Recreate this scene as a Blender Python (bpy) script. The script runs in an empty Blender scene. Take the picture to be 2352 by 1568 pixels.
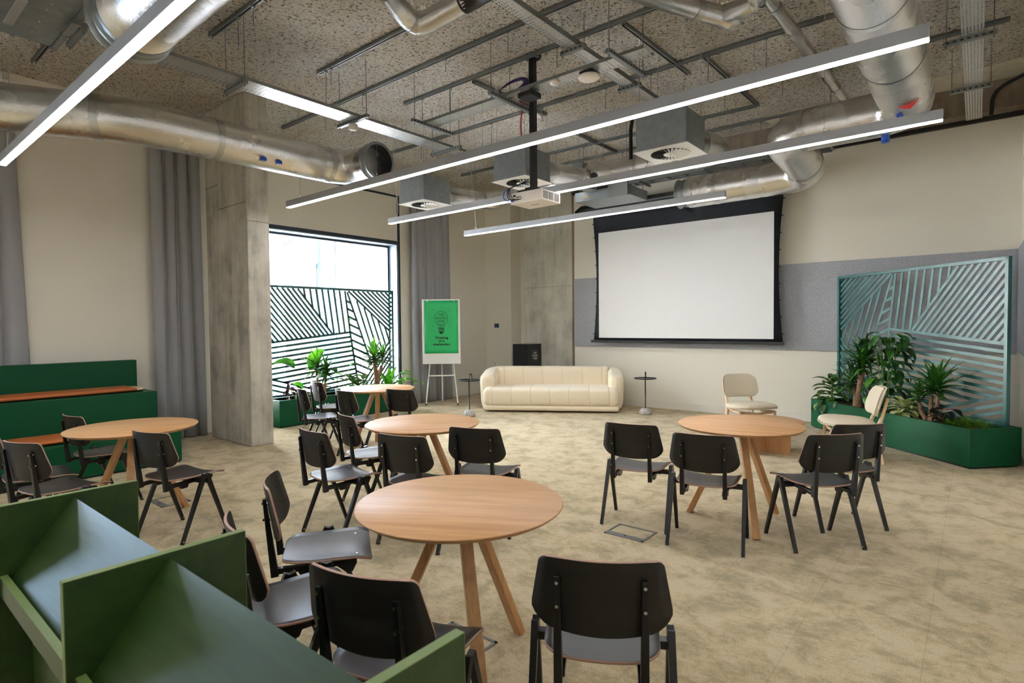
import bpy, bmesh, math, random
from mathutils import Vector, Matrix
random.seed(7)
PI = math.pi
S = bpy.context.scene
COL = S.collection
V = Vector

# ------------------------------------------------------------------ materials
def lin(c):
    return c / 12.92 if c <= .04045 else ((c + .055) / 1.055) ** 2.4
def rgb(r, g, b):
    return (lin(r / 255), lin(g / 255), lin(b / 255), 1)

class NT:
    def __init__(s, name):
        s.m = bpy.data.materials.new(name); s.m.use_nodes = True
        s.t = s.m.node_tree; s.t.nodes.clear()
        s.out = s.n('ShaderNodeOutputMaterial')
    def n(s, kind, **kw):
        x = s.t.nodes.new(kind)
        for k, v in kw.items():
            if k[0] == '_': setattr(x, k[1:], v)
            else:
                x.inputs[k.replace('__', ' ')].default_value = v
        return x
    def l(s, a, b): s.t.links.new(a, b)

def ramp(t, stops, fac):
    r = t.n('ShaderNodeValToRGB'); e = r.color_ramp.elements
    e[0].position, e[0].color = stops[0]
    e[1].position, e[1].color = stops[-1]
    for p, c in stops[1:-1]:
        k = e.new(p); k.color = c
    t.l(fac, r.inputs['Fac']); return r.outputs['Color']

def mat(name, col, rough=.5, metal=0., spec=.5, bump=0., bscale=200., var=0., vscale=3., coat=0., sheen=0., stretch=(1, 1, 1), anis=0):
    t = NT(name)
    b = t.n('ShaderNodeBsdfPrincipled', Roughness=rough, Metallic=metal)
    b.inputs['Specular IOR Level'].default_value = spec
    b.inputs['Coat Weight'].default_value = coat; b.inputs['Coat Roughness'].default_value = .3
    b.inputs['Sheen Weight'].default_value = sheen
    b.inputs['Base Color'].default_value = col
    co = t.n('ShaderNodeTexCoord'); mp = t.n('ShaderNodeMapping', Scale=stretch)
    t.l(co.outputs['Object'], mp.inputs['Vector'])
    if var:
        nz = t.n('ShaderNodeTexNoise', Scale=vscale, Detail=5., Roughness=.6)
        t.l(mp.outputs[0], nz.inputs['Vector'])
        lo = tuple(max(0, c * (1 - var)) for c in col[:3]) + (1,)
        hi = tuple(min(1, c * (1 + var)) for c in col[:3]) + (1,)
        t.l(ramp(t, [(.3, lo), (.7, hi)], nz.outputs['Fac']), b.inputs['Base Color'])
    if bump:
        nb = t.n('ShaderNodeTexNoise', Scale=bscale, Detail=3.)
        t.l(mp.outputs[0], nb.inputs['Vector'])
        bp = t.n('ShaderNodeBump', Strength=bump, Distance=.01)
        t.l(nb.outputs['Fac'], bp.inputs['Height']); t.l(bp.outputs[0], b.inputs['Normal'])
    t.l(b.outputs[0], t.out.inputs['Surface'])
    return t.m

def wood(name, c1, c2, rough=.45, scale=(1.2, 14, 14), grain=(2, 60, 60)):
    t = NT(name)
    b = t.n('ShaderNodeBsdfPrincipled', Roughness=rough)
    co = t.n('ShaderNodeTexCoord')
    m1 = t.n('ShaderNodeMapping', Scale=scale); m2 = t.n('ShaderNodeMapping', Scale=grain)
    t.l(co.outputs['Object'], m1.inputs[0]); t.l(co.outputs['Object'], m2.inputs[0])
    n1 = t.n('ShaderNodeTexNoise', Scale=1.5, Detail=4., Distortion=.6); t.l(m1.outputs[0], n1.inputs['Vector'])
    n2 = t.n('ShaderNodeTexNoise', Scale=2., Detail=6.); t.l(m2.outputs[0], n2.inputs['Vector'])
    mx = t.n('ShaderNodeMath', _operation='MULTIPLY_ADD'); t.l(n2.outputs['Fac'], mx.inputs[0]); mx.inputs[1].default_value = .5
    t.l(n1.outputs['Fac'], mx.inputs[2])
    t.l(ramp(t, [(.55, c1), (.95, c2)], mx.outputs[0]), b.inputs['Base Color'])
    bp = t.n('ShaderNodeBump', Strength=.12, Distance=.003); t.l(n2.outputs['Fac'], bp.inputs['Height']); t.l(bp.outputs[0], b.inputs['Normal'])
    t.l(b.outputs[0], t.out.inputs['Surface']); return t.m

def emit(name, col, strength):
    t = NT(name); e = t.n('ShaderNodeEmission', Color=col, Strength=strength)
    t.l(e.outputs[0], t.out.inputs['Surface']); return t.m

def m_ceiling():
    t = NT('sprayed_acoustic_plaster')
    b = t.n('ShaderNodeBsdfPrincipled', Roughness=.95); b.inputs['Specular IOR Level'].default_value = .1
    co = t.n('ShaderNodeTexCoord')
    n1 = t.n('ShaderNodeTexNoise', Scale=34., Detail=5., Roughness=.72); t.l(co.outputs['Object'], n1.inputs['Vector'])
    n2 = t.n('ShaderNodeTexNoise', Scale=1.3, Detail=3.); t.l(co.outputs['Object'], n2.inputs['Vector'])
    n3 = t.n('ShaderNodeTexVoronoi', Scale=55.); t.l(co.outputs['Object'], n3.inputs['Vector'])
    c1 = ramp(t, [(.36, rgb(92, 78, 66)), (.45, rgb(226, 218, 206)), (.7, rgb(250, 248, 243))], n1.outputs['Fac'])
    c2 = ramp(t, [(.35, rgb(236, 230, 222)), (.65, rgb(255, 255, 255))], n2.outputs['Fac'])
    mx = t.n('ShaderNodeMix', _data_type='RGBA', _blend_type='MULTIPLY'); mx.inputs['Factor'].default_value = 1
    t.l(c1, mx.inputs['A']); t.l(c2, mx.inputs['B']); t.l(mx.outputs['Result'], b.inputs['Base Color'])
    ad = t.n('ShaderNodeMath', _operation='SUBTRACT'); t.l(n1.outputs['Fac'], ad.inputs[0]); t.l(n3.outputs['Distance'], ad.inputs[1])
    bp = t.n('ShaderNodeBump', Strength=1., Distance=.03); t.l(ad.outputs[0], bp.inputs['Height']); t.l(bp.outputs[0], b.inputs['Normal'])
    t.l(b.outputs[0], t.out.inputs['Surface']); return t.m

def m_carpet():
    t = NT('mottled_carpet_tile')
    b = t.n('ShaderNodeBsdfPrincipled', Roughness=1.); b.inputs['Specular IOR Level'].default_value = .05
    b.inputs['Sheen Weight'].default_value = .15
    co = t.n('ShaderNodeTexCoord')
    n1 = t.n('ShaderNodeTexNoise', Scale=4.2, Detail=7., Roughness=.68, Distortion=.5); t.l(co.outputs['Object'], n1.inputs['Vector'])
    mp = t.n('ShaderNodeMapping', Scale=(1., 1.6, 1.)); t.l(co.outputs['Object'], mp.inputs[0])
    n2 = t.n('ShaderNodeTexNoise', Scale=13., Detail=10., Roughness=.85, Distortion=.9); t.l(mp.outputs[0], n2.inputs['Vector'])
    n3 = t.n('ShaderNodeTexNoise', Scale=260., Detail=2.); t.l(co.outputs['Object'], n3.inputs['Vector'])
    a = t.n('ShaderNodeMath', _operation='MULTIPLY_ADD'); t.l(n2.outputs['Fac'], a.inputs[0]); a.inputs[1].default_value = .8; t.l(n1.outputs['Fac'], a.inputs[2])
    c = ramp(t, [(.66, rgb(158, 150, 120)), (.80, rgb(180, 164, 130)), (.90, rgb(202, 182, 145)), (1.08, rgb(214, 196, 162))], a.outputs[0])
    cf = ramp(t, [(.3, rgb(176, 176, 170)), (.62, rgb(255, 255, 255))], n3.outputs['Fac'])
    mx = t.n('ShaderNodeMix', _data_type='RGBA', _blend_type='MULTIPLY'); mx.inputs['Factor'].default_value = 1
    t.l(c, mx.inputs['A']); t.l(cf, mx.inputs['B'])
    # tile seams, planks 0.5 m wide
    sx = t.n('ShaderNodeSeparateXYZ'); t.l(co.outputs['Object'], sx.inputs[0])
    def seam(sock, per, off):
        q = t.n('ShaderNodeMath', _operation='ADD'); t.l(sock, q.inputs[0]); q.inputs[1].default_value = off + 100 * per
        r = t.n('ShaderNodeMath', _operation='MODULO'); t.l(q.outputs[0], r.inputs[0]); r.inputs[1].default_value = per
        l = t.n('ShaderNodeMath', _operation='LESS_THAN'); t.l(r.outputs[0], l.inputs[0]); l.inputs[1].default_value = .004
        return l.outputs[0]
    s1 = seam(sx.outputs['X'], .5, .17); s2 = seam(sx.outputs['Y'], 1., .1)
    m = t.n('ShaderNodeMath', _operation='MAXIMUM'); t.l(s1, m.inputs[0]); t.l(s2, m.inputs[1])
    k = t.n('ShaderNodeMath', _operation='MULTIPLY'); t.l(m.outputs[0], k.inputs[0]); k.inputs[1].default_value = .22
    m2 = t.n('ShaderNodeMix', _data_type='RGBA'); t.l(k.outputs[0], m2.inputs['Factor']); t.l(mx.outputs['Result'], m2.inputs['A']); m2.inputs['B'].default_value = rgb(70, 66, 54)
    t.l(m2.outputs['Result'], b.inputs['Base Color'])
    bp = t.n('ShaderNodeBump', Strength=.5, Distance=.004); t.l(n3.outputs['Fac'], bp.inputs['Height']); t.l(bp.outputs[0], b.inputs['Normal'])
    t.l(b.outputs[0], t.out.inputs['Surface']); return t.m

def m_concrete(name='board_marked_concrete', c=((142, 137, 126), (174, 168, 155), (196, 188, 174))):
    t = NT(name)
    b = t.n('ShaderNodeBsdfPrincipled', Roughness=.8)
    co = t.n('ShaderNodeTexCoord'); mp = t.n('ShaderNodeMapping', Scale=(6, 6, .7)); t.l(co.outputs['Object'], mp.inputs[0])
    n1 = t.n('ShaderNodeTexNoise', Scale=1.2, Detail=8., Roughness=.65); t.l(mp.outputs[0], n1.inputs['Vector'])
    n2 = t.n('ShaderNodeTexNoise', Scale=2.2, Detail=6., Roughness=.7); t.l(co.outputs['Object'], n2.inputs['Vector'])
    mx = t.n('ShaderNodeMath', _operation='ADD'); t.l(n1.outputs['Fac'], mx.inputs[0]); t.l(n2.outputs['Fac'], mx.inputs[1])
    h = t.n('ShaderNodeMath', _operation='MULTIPLY'); t.l(mx.outputs[0], h.inputs[0]); h.inputs[1].default_value = .5
    base = ramp(t, [(.38, rgb(*c[0])), (.5, rgb(*c[1])), (.62, rgb(*c[2]))], h.outputs[0])
    v = t.n('ShaderNodeTexVoronoi', Scale=9.); t.l(co.outputs['Object'], v.inputs['Vector'])
    pit = t.n('ShaderNodeMath', _operation='LESS_THAN'); t.l(v.outputs['Distance'], pit.inputs[0]); pit.inputs[1].default_value = .05
    pk = t.n('ShaderNodeMath', _operation='MULTIPLY'); t.l(pit.outputs[0], pk.inputs[0]); pk.inputs[1].default_value = .5
    m2 = t.n('ShaderNodeMix', _data_type='RGBA'); t.l(pk.outputs[0], m2.inputs['Factor']); t.l(base, m2.inputs['A']); m2.inputs['B'].default_value = rgb(84, 76, 66)
    t.l(m2.outputs['Result'], b.inputs['Base Color'])
    bp = t.n('ShaderNodeBump', Strength=.35, Distance=.01); t.l(h.outputs[0], bp.inputs['Height']); t.l(bp.outputs[0], b.inputs['Normal'])
    t.l(b.outputs[0], t.out.inputs['Surface']); return t.m

def m_foil():
    t = NT('crinkled_duct_foil')
    b = t.n('ShaderNodeBsdfPrincipled', Metallic=1., Roughness=.27)
    b.inputs['Base Color'].default_value = (.72, .71, .69, 1)
    co = t.n('ShaderNodeTexCoord')
    n1 = t.n('ShaderNodeTexNoise', Scale=20., Detail=7., Roughness=.68); t.l(co.outputs['Object'], n1.inputs['Vector'])
    n2 = t.n('ShaderNodeTexVoronoi', Scale=22.); t.l(co.outputs['Object'], n2.inputs['Vector'])
    n3 = t.n('ShaderNodeTexNoise', Scale=2.5, Detail=3.); t.l(co.outputs['Object'], n3.inputs['Vector'])
    ad = t.n('ShaderNodeMath', _operation='MULTIPLY_ADD'); t.l(n2.outputs['Distance'], ad.inputs[0]); ad.inputs[1].default_value = .04; t.l(n1.outputs['Fac'], ad.inputs[2])
    bp = t.n('ShaderNodeBump', Strength=.42, Distance=.010); t.l(ad.outputs[0], bp.inputs['Height']); t.l(bp.outputs[0], b.inputs['Normal'])
    t.l(ramp(t, [(.3, (.17, .17, .17, 1)), (.7, (.34, .34, .34, 1))], n3.outputs['Fac']), b.inputs['Roughness'])
    t.l(b.outputs[0], t.out.inputs['Surface']); return t.m

def m_perf(name, axis_u, dense=1.):
    """galvanised tray with punched slots: transparent holes in the sheet"""
    t = NT(name)
    b = t.n('ShaderNodeBsdfPrincipled', Metallic=.85, Roughness=.38); b.inputs['Base Color'].default_value = (.62, .63, .62, 1)
    tr = t.n('ShaderNodeBsdfTransparent')
    co = t.n('ShaderNodeTexCoord'); sx = t.n('ShaderNodeSeparateXYZ'); t.l(co.outputs['Object'], sx.inputs[0])
    def cell(sock, per, duty, off=0.):
        q = t.n('ShaderNodeMath', _operation='ADD'); t.l(sock, q.inputs[0]); q.inputs[1].default_value = 1000 * per + off
        r = t.n('ShaderNodeMath', _operation='MODULO'); t.l(q.outputs[0], r.inputs[0]); r.inputs[1].default_value = per
        l = t.n('ShaderNodeMath', _operation='LESS_THAN'); t.l(r.outputs[0], l.inputs[0]); l.inputs[1].default_value = per * duty
        return l.outputs[0]
    a, c = ('X', 'Y') if axis_u else ('Y', 'X')
    h = t.n('ShaderNodeMath', _operation='MULTIPLY')
    t.l(cell(sx.outputs[a], .042, .62), h.inputs[0]); t.l(cell(sx.outputs[c], .024, .34), h.inputs[1])
    mx = t.n('ShaderNodeMixShader'); t.l(h.outputs[0], mx.inputs[0]); t.l(b.outputs[0], mx.inputs[1]); t.l(tr.outputs[0], mx.inputs[2])
    t.l(mx.outputs[0], t.out.inputs['Surface']); return t.m

def m_glass():
    t = NT('window_glass')
    g = t.n('ShaderNodeBsdfGlossy', Roughness=.02); tr = t.n('ShaderNodeBsdfTransparent'); f = t.n('ShaderNodeFresnel', IOR=1.45)
    mx = t.n('ShaderNodeMixShader'); t.l(f.outputs[0], mx.inputs[0]); t.l(tr.outputs[0], mx.inputs[1]); t.l(g.outputs[0], mx.inputs[2])
    t.l(mx.outputs[0], t.out.inputs['Surface']); return t.m

def m_leaf(name, c1, c2, rough=.35, scale=18., trans=.25, mid=(.42, .6), stretch=(1, 1, 1)):
    t = NT(name)
    b = t.n('ShaderNodeBsdfPrincipled', Roughness=rough)
    co = t.n('ShaderNodeTexCoord'); mp = t.n('ShaderNodeMapping', Scale=stretch); t.l(co.outputs['Object'], mp.inputs[0])
    n = t.n('ShaderNodeTexNoise', Scale=scale, Detail=3.); t.l(mp.outputs[0], n.inputs['Vector'])
    c = ramp(t, [(mid[0], c1), (mid[1], c2)], n.outputs['Fac']); t.l(c, b.inputs['Base Color'])
    tl = t.n('ShaderNodeBsdfTranslucent'); t.l(c, tl.inputs['Color'])
    mx = t.n('ShaderNodeMixShader'); mx.inputs[0].default_value = trans
    t.l(b.outputs[0], mx.inputs[1]); t.l(tl.outputs[0], mx.inputs[2]); t.l(mx.outputs[0], t.out.inputs['Surface']); return t.m

def m_terrazzo():
    t = NT('terrazzo'); b = t.n('ShaderNodeBsdfPrincipled', Roughness=.5)
    co = t.n('ShaderNodeTexCoord'); v = t.n('ShaderNodeTexVoronoi', Scale=170.); t.l(co.outputs['Object'], v.inputs['Vector'])
    sp = t.n('ShaderNodeSeparateColor'); t.l(v.outputs['Color'], sp.inputs[0])
    t.l(ramp(t, [(.12, rgb(80, 76, 74)), (.2, rgb(170, 166, 160)), (.9, rgb(214, 210, 202))], sp.outputs[0]), b.inputs['Base Color'])
    t.l(b.outputs[0], t.out.inputs['Surface']); return t.m

M = {}
M['ceiling'] = m_ceiling()
M['carpet'] = m_carpet()
M['wall'] = mat('warm_white_paint', rgb(232, 226, 212), .7, bump=.04, bscale=300)
M['trim'] = mat('painted_trim', rgb(230, 224, 212), .5)
M['concrete'] = m_concrete(c=((150, 145, 134), (186, 180, 167), (208, 201, 188)))
M['concrete_back'] = m_concrete('smooth_column_concrete', ((164, 161, 148), (190, 186, 171), (206, 201, 187)))
M['beam'] = m_concrete('brown_concrete', ((104, 90, 74), (128, 112, 94), (150, 134, 114)))
M['strip'] = m_concrete('pale_bare_concrete', ((178, 170, 150), (196, 188, 168), (208, 200, 182)))
M['felt'] = mat('grey_felt', rgb(172, 174, 179), .95, spec=.1, bump=.5, bscale=150, var=.22, vscale=60)
M['curtain'] = mat('grey_curtain_cloth', rgb(162, 163, 165), .8, spec=.2, sheen=.3, bump=.1, bscale=500)
M['foil'] = m_foil()
M['galv'] = mat('galvanised_steel', rgb(150, 156, 158), .42, metal=.75, var=.12, vscale=14, bump=.03, bscale=80)
M['darkgalv'] = mat('dull_galvanised_strut', rgb(142, 146, 146), .45, metal=.7)
M['perf_u'] = m_perf('perforated_steel_across', True)
M['perf_v'] = m_perf('perforated_steel_along', False)
M['alu'] = mat('satin_aluminium_profile', rgb(176, 178, 182), .4, metal=.35)
M['white_metal'] = mat('white_powder_coat', rgb(232, 230, 224), .4)
M['black_steel'] = mat('black_coated_steel', rgb(16, 16, 17), .32, spec=.5)
M['rubber'] = mat('black_rubber', rgb(24, 24, 26), .7)
M['ply'] = mat('black_stained_plywood', rgb(44, 41, 41), .36, spec=.5, var=.18, vscale=5, stretch=(1, 8, 1), bump=.03, bscale=60)
M['plyback'] = mat('black_stained_backrest_plywood', rgb(36, 33, 29), .45, spec=.35, var=.2, vscale=4, stretch=(1, 1, 5), bump=.03, bscale=60)
M['plyedge'] = mat('plywood_edge', rgb(168, 132, 112), .5)
M['screw'] = mat('zinc_screw', rgb(210, 210, 210), .25, metal=1.)
M['oak'] = wood('pale_oak', rgb(186, 138, 90), rgb(208, 160, 110), .42)
M['oakleg'] = wood('oak_leg', rgb(176, 128, 80), rgb(202, 156, 106), .42, (14, 14, 1.2), (60, 60, 2))
M['beech'] = wood('soaped_beech', rgb(214, 180, 142), rgb(232, 202, 168), .45, (12, 12, 2), (50, 50, 3))
M['green'] = mat('green_laminate', rgb(0, 72, 42), .45, spec=.22)
M['green_metal'] = mat('green_lacquered_metal', rgb(0, 84, 82), .42, spec=.75, coat=.12)
M['stain'] = wood('green_stained_wood', rgb(30, 54, 12), rgb(42, 68, 20), .42, (1.2, 10, 10), (3, 46, 46))
M['stain_edge'] = mat('green_stained_edge', rgb(104, 124, 66), .45)
M['leather'] = mat('tan_leather', rgb(188, 104, 52), .42, bump=.08, bscale=160, var=.06, vscale=8)
M['cream'] = mat('cream_wool', rgb(238, 224, 198), .95, spec=.15, bump=.25, bscale=350, sheen=.3, var=.05, vscale=90)
M['oatmeal'] = mat('oatmeal_fabric', rgb(214, 202, 180), .95, spec=.12, bump=.25, bscale=420, var=.1, vscale=140)
M['seam'] = mat('seam_thread', rgb(190, 168, 132), .9)
M['screen'] = mat('matt_screen_fabric', rgb(240, 240, 240), .9, spec=.1)
M['black_cloth'] = mat('black_screen_border', rgb(28, 30, 36), .75, spec=.25)
M['black_plastic'] = mat('black_plastic', rgb(22, 23, 26), .4)
M['white_plastic'] = mat('white_plastic', rgb(226, 216, 204), .45)
M['vent_dark'] = mat('dark_slot', rgb(30, 30, 32), .6)
M['poster'] = mat('green_poster_paper', rgb(28, 172, 96), .5, bump=.25, bscale=3)
M['ink'] = mat('dark_print', rgb(26, 34, 28), .6)
M['white_ink'] = mat('white_print', rgb(236, 236, 236), .6)
M['board'] = mat('white_board', rgb(232, 230, 226), .35)
M['podium'] = mat('black_lectern_laminate', rgb(36, 36, 36), .3, spec=.6)
M['red'] = mat('red_sticker', rgb(206, 34, 30), .5)
M['redcable'] = mat('red_cable', rgb(170, 24, 22), .5)
M['blue'] = mat('blue_plastic', rgb(24, 74, 170), .45)
M['purple'] = mat('purple_cable', rgb(58, 34, 110), .5)
M['whitecable'] = mat('white_cable', rgb(206, 206, 200), .5)
M['blackcable'] = mat('black_cable', rgb(16, 16, 18), .5)
M['soil'] = mat('bark_chips', rgb(92, 56, 36), .95, var=.5, vscale=60, bump=.9, bscale=70)
M['trunk'] = mat('yucca_bark', rgb(128, 98, 72), .9, var=.3, vscale=30, bump=.6, bscale=60)
M['stem'] = mat('plant_stem', rgb(86, 122, 52), .6)
M['leaf_sword'] = m_leaf('sword_leaf', rgb(26, 70, 20), rgb(64, 122, 34), scale=5)
M['leaf_bright'] = m_leaf('bright_leaf', rgb(48, 120, 24), rgb(104, 172, 44), scale=5, trans=.35)
M['leaf_dark'] = m_leaf('dark_leaf', rgb(18, 56, 18), rgb(44, 96, 30), scale=6)
M['leaf_dieff'] = m_leaf('variegated_leaf', rgb(30, 84, 28), rgb(176, 196, 108), scale=34, mid=(.52, .66))
M['leaf_pale'] = m_leaf('cream_green_leaf', rgb(92, 122, 56), rgb(214, 218, 156), scale=26, mid=(.36, .5))
M['leaf_pink'] = m_leaf('dark_pink_leaf', rgb(26, 30, 26), rgb(196, 128, 138), scale=14, mid=(.6, .68))
M['leaf_red'] = m_leaf('maroon_leaf', rgb(44, 26, 32), rgb(92, 52, 56), scale=14, mid=(.5, .7))
M['leaf_moss'] = m_leaf('moss_leaf', rgb(50, 104, 20), rgb(112, 156, 40), scale=20)
M['terrazzo'] = m_terrazzo()
M['glass'] = m_glass()
M['frame'] = mat('dark_window_frame', rgb(44, 56, 70), .4)
M['reveal'] = mat('pale_window_reveal', rgb(150, 166, 180), .5)
M['lamp'] = emit('led_diffuser', (.975, .98, 1., 1), 14.5)
M['ext_white'] = mat('white_render', rgb(236, 238, 240), .8)
M['ext_brick'] = mat('pale_brick', rgb(170, 164, 168), .8, bump=.3, bscale=12)
M['ext_blue'] = mat('pale_blue_cladding', rgb(120, 150, 180), .5)
M['ext_pink'] = mat('pale_pink_cladding', rgb(150, 132, 132), .6)
M['ext_ground'] = mat('pavement', rgb(110, 110, 112), .9)
M['lcd'] = mat('blue_touch_display', rgb(52, 84, 150), .2)
M['floorbox'] = mat('grey_floor_box', rgb(104, 104, 102), .5)
M['tape'] = mat('foil_tape', rgb(190, 190, 188), .3, metal=.9)

# ------------------------------------------------------------------ mesh helpers
class MB:
    def __init__(s):
        s.v = []; s.f = []; s.mi = []; s.sm = []; s.mats = []
    def m(s, name):
        mm = M[name]
        if mm not in s.mats: s.mats.append(mm)
        return s.mats.index(mm)
    def add(s, vs, fs, mat_, smooth=False):
        o = len(s.v); s.v += [tuple(x) for x in vs]; k = s.m(mat_)
        for f in fs:
            s.f.append(tuple(i + o for i in f)); s.mi.append(k); s.sm.append(smooth)
        return s
    def box(s, x0, x1, y0, y1, z0, z1, mt):
        vs = [(x, y, z) for x in (x0, x1) for y in (y0, y1) for z in (z0, z1)]
        return s.add(vs, [(0, 1, 3, 2), (4, 6, 7, 5), (0, 4, 5, 1), (2, 3, 7, 6), (0, 2, 6, 4), (1, 5, 7, 3)], mt)
    def beam(s, p, q, w, h, mt, up=(0, 0, 1), w2=None, h2=None):
        p, q = V(p), V(q); d = (q - p).normalized(); up = V(up)
        if abs(d.dot(up)) > .99: up = V((0, 1, 0))
        r = d.cross(up).normalized(); u = r.cross(d)
        w2 = w if w2 is None else w2; h2 = h if h2 is None else h2
        vs = []
        for c, a, b in ((p, w, h), (q, w2, h2)):
            for i, j in ((-1, -1), (1, -1), (1, 1), (-1, 1)):
                vs.append(c + r * i * a / 2 + u * j * b / 2)
        return s.add(vs, [(3, 2, 1, 0), (4, 5, 6, 7), (0, 1, 5, 4), (1, 2, 6, 5), (2, 3, 7, 6), (3, 0, 4, 7)], mt)
    def tube(s, pts, r, mt, n=10, cap=True, closed=False):
        pts = [V(p) for p in pts]; N = len(pts)
        rs = r if isinstance(r, (list, tuple)) else [r] * N
        vs = []; prev = None
        for i, p in enumerate(pts):
            a = pts[i - 1] if i else (pts[-1] if closed else p); b = pts[(i + 1) % N] if (i < N - 1 or closed) else p
            d = (b - a).normalized()
            if prev is None:
                up = V((0, 0, 1)) if abs(d.z) < .9 else V((1, 0, 0)); x = d.cross(up).normalized()
            else:
                x = (prev - d * prev.dot(d)).normalized()
            prev = x; y = d.cross(x)
            for k in range(n):
                t = 2 * PI * k / n; vs.append(p + (x * math.cos(t) + y * math.sin(t)) * rs[i])
        fs = []
        for i in range(N if closed else N - 1):
            j = (i + 1) % N
            for k in range(n):
                k2 = (k + 1) % n; fs.append((i * n + k, i * n + k2, j * n + k2, j * n + k))
        s.add(vs, fs, mt, True)
        if cap and not closed:
            s.add(vs[:n], [tuple(range(n))], mt); s.add(vs[-n:], [tuple(reversed(range(n)))], mt)
        return s
    def cyl(s, p, q, r, mt, n=16, r2=None):
        return s.tube([p, q], [r, r if r2 is None else r2], mt, n)
    def lathe(s, prof, c, mt, n=32, smooth=True):
        vs = []; fs = []; m = len(prof); cx, cy, cz = c
        for k in range(n):
            t = 2 * PI * k / n
            for r, z in prof: vs.append((cx + r * math.cos(t), cy + r * math.sin(t), cz + z))
        for k in range(n):
            k2 = (k + 1) % n
            for i in range(m - 1): fs.append((k * m + i, k2 * m + i, k2 * m + i + 1, k * m + i + 1))
        return s.add(vs, fs, mt, smooth)
    def prism(s, poly, o, ex, ey, ez, t, mt, smooth=False):
        """2D polygon in plane (ex,ey) at o, extruded by t along ez"""
        o, ex, ey, ez = V(o), V(ex), V(ey), V(ez); n = len(poly)
        a = [o + ex * x + ey * y for x, y in poly]; b = [p + ez * t for p in a]
        s.add(a + b, [tuple(reversed(range(n))), tuple(range(n, 2 * n))], mt)
        return s.add(a + b, [(i, (i + 1) % n, n + (i + 1) % n, n + i) for i in range(n)], mt, smooth)
    def grid(s, P, mt, smooth=True, thick=0., edge=None, back=None):
        """P[j][i] points; optional thickness along local normal with its own edge and back material"""
        J = len(P); I = len(P[0]); P = [[V(p) for p in r] for r in P]
        ix = lambda j, i: j * I + i
        fs = [(ix(j, i), ix(j, i + 1), ix(j + 1, i + 1), ix(j + 1, i)) for j in range(J - 1) for i in range(I - 1)]
        flat = [p for r in P for p in r]
        s.add(flat, fs, mt, smooth)
        if thick:
            Nn = []
            for j in range(J):
                for i in range(I):
                    a = P[j][min(i + 1, I - 1)] - P[j][max(i - 1, 0)]; b = P[min(j + 1, J - 1)][i] - P[max(j - 1, 0)][i]
                    c = a.cross(b); Nn.append(c.normalized() if c.length > 1e-12 else V((0, 0, 1)))
            back_ = [p - n * thick for p, n in zip(flat, Nn)]
            s.add(back_, [tuple(reversed(f)) for f in fs], back or mt, smooth)
            loop = [ix(0, i) for i in range(I)] + [ix(j, I - 1) for j in range(1, J)] + [ix(J - 1, i) for i in range(I - 2, -1, -1)] + [ix(j, 0) for j in range(J - 2, 0, -1)]
            L = len(loop); vs = [flat[k] for k in loop] + [back_[k] for k in loop]
            s.add(vs, [((k + 1) % L, k, L + k, L + (k + 1) % L) for k in range(L)], edge or mt, True)
        return s
    def build(s, name, parent=None, bevel=0., seg=2, loc=None, rotz=0., weld=True, sub=0):
        me = bpy.data.meshes.new(name); me.from_pydata(s.v, [], s.f)
        for mm in s.mats: me.materials.append(mm)
        me.polygons.foreach_set('material_index', s.mi); me.polygons.foreach_set('use_smooth', s.sm)
        if weld:
            bm = bmesh.new(); bm.from_mesh(me); bmesh.ops.remove_doubles(bm, verts=bm.verts, dist=1e-5); bm.to_mesh(me); bm.free()
        me.update()
        o = bpy.data.objects.new(name, me); COL.objects.link(o)
        if loc is not None: o.location = loc
        o.rotation_euler.z = rotz
        if parent: o.parent = parent
        if bevel:
            b = o.modifiers.new('bevel', 'BEVEL'); b.width = bevel; b.segments = seg; b.limit_method = 'ANGLE'; b.angle_limit = .6; b.harden_normals = False
        if sub:
            q = o.modifiers.new('sub', 'SUBSURF'); q.levels = sub; q.render_levels = sub
        return o

def empty(name, loc=(0, 0, 0), rotz=0.):
    o = bpy.data.objects.new(name, None); o.empty_display_size = .1; COL.objects.link(o)
    o.location = loc; o.rotation_euler.z = rotz; return o
def tag(o, label=None, cat=None, group=None, kind=None):
    if label: o['label'] = label
    if cat: o['category'] = cat
    if group: o['group'] = group
    if kind: o['kind'] = kind
    return o
def dup(src, loc, rotz, label, group=None):
    r = src.copy(); COL.objects.link(r); r.location = loc; r.rotation_euler.z = rotz; r['label'] = label
    if group: r['group'] = group
    for ch in list(src.children):
        c = ch.copy(); COL.objects.link(c); c.parent = r
        for g in list(ch.children):
            d = g.copy(); COL.objects.link(d); d.parent = c
    return r

def stroke(mb, pts, w, o, ex, ey, ez, t, mt, closed=False):
    """flat printed line along 2D points"""
    n = len(pts)
    for i in range(n if closed else n - 1):
        a = V((*pts[i], 0)); b = V((*pts[(i + 1) % n], 0)); d = (b - a)
        if d.length < 1e-6: continue
        d.normalize(); p = V((-d.y, d.x, 0)) * w / 2; e = d * w * .35
        q = [a - e + p, a - e - p, b + e - p, b + e + p]
        mb.prism([(k.x, k.y) for k in q], o, ex, ey, ez, t, mt)

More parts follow.
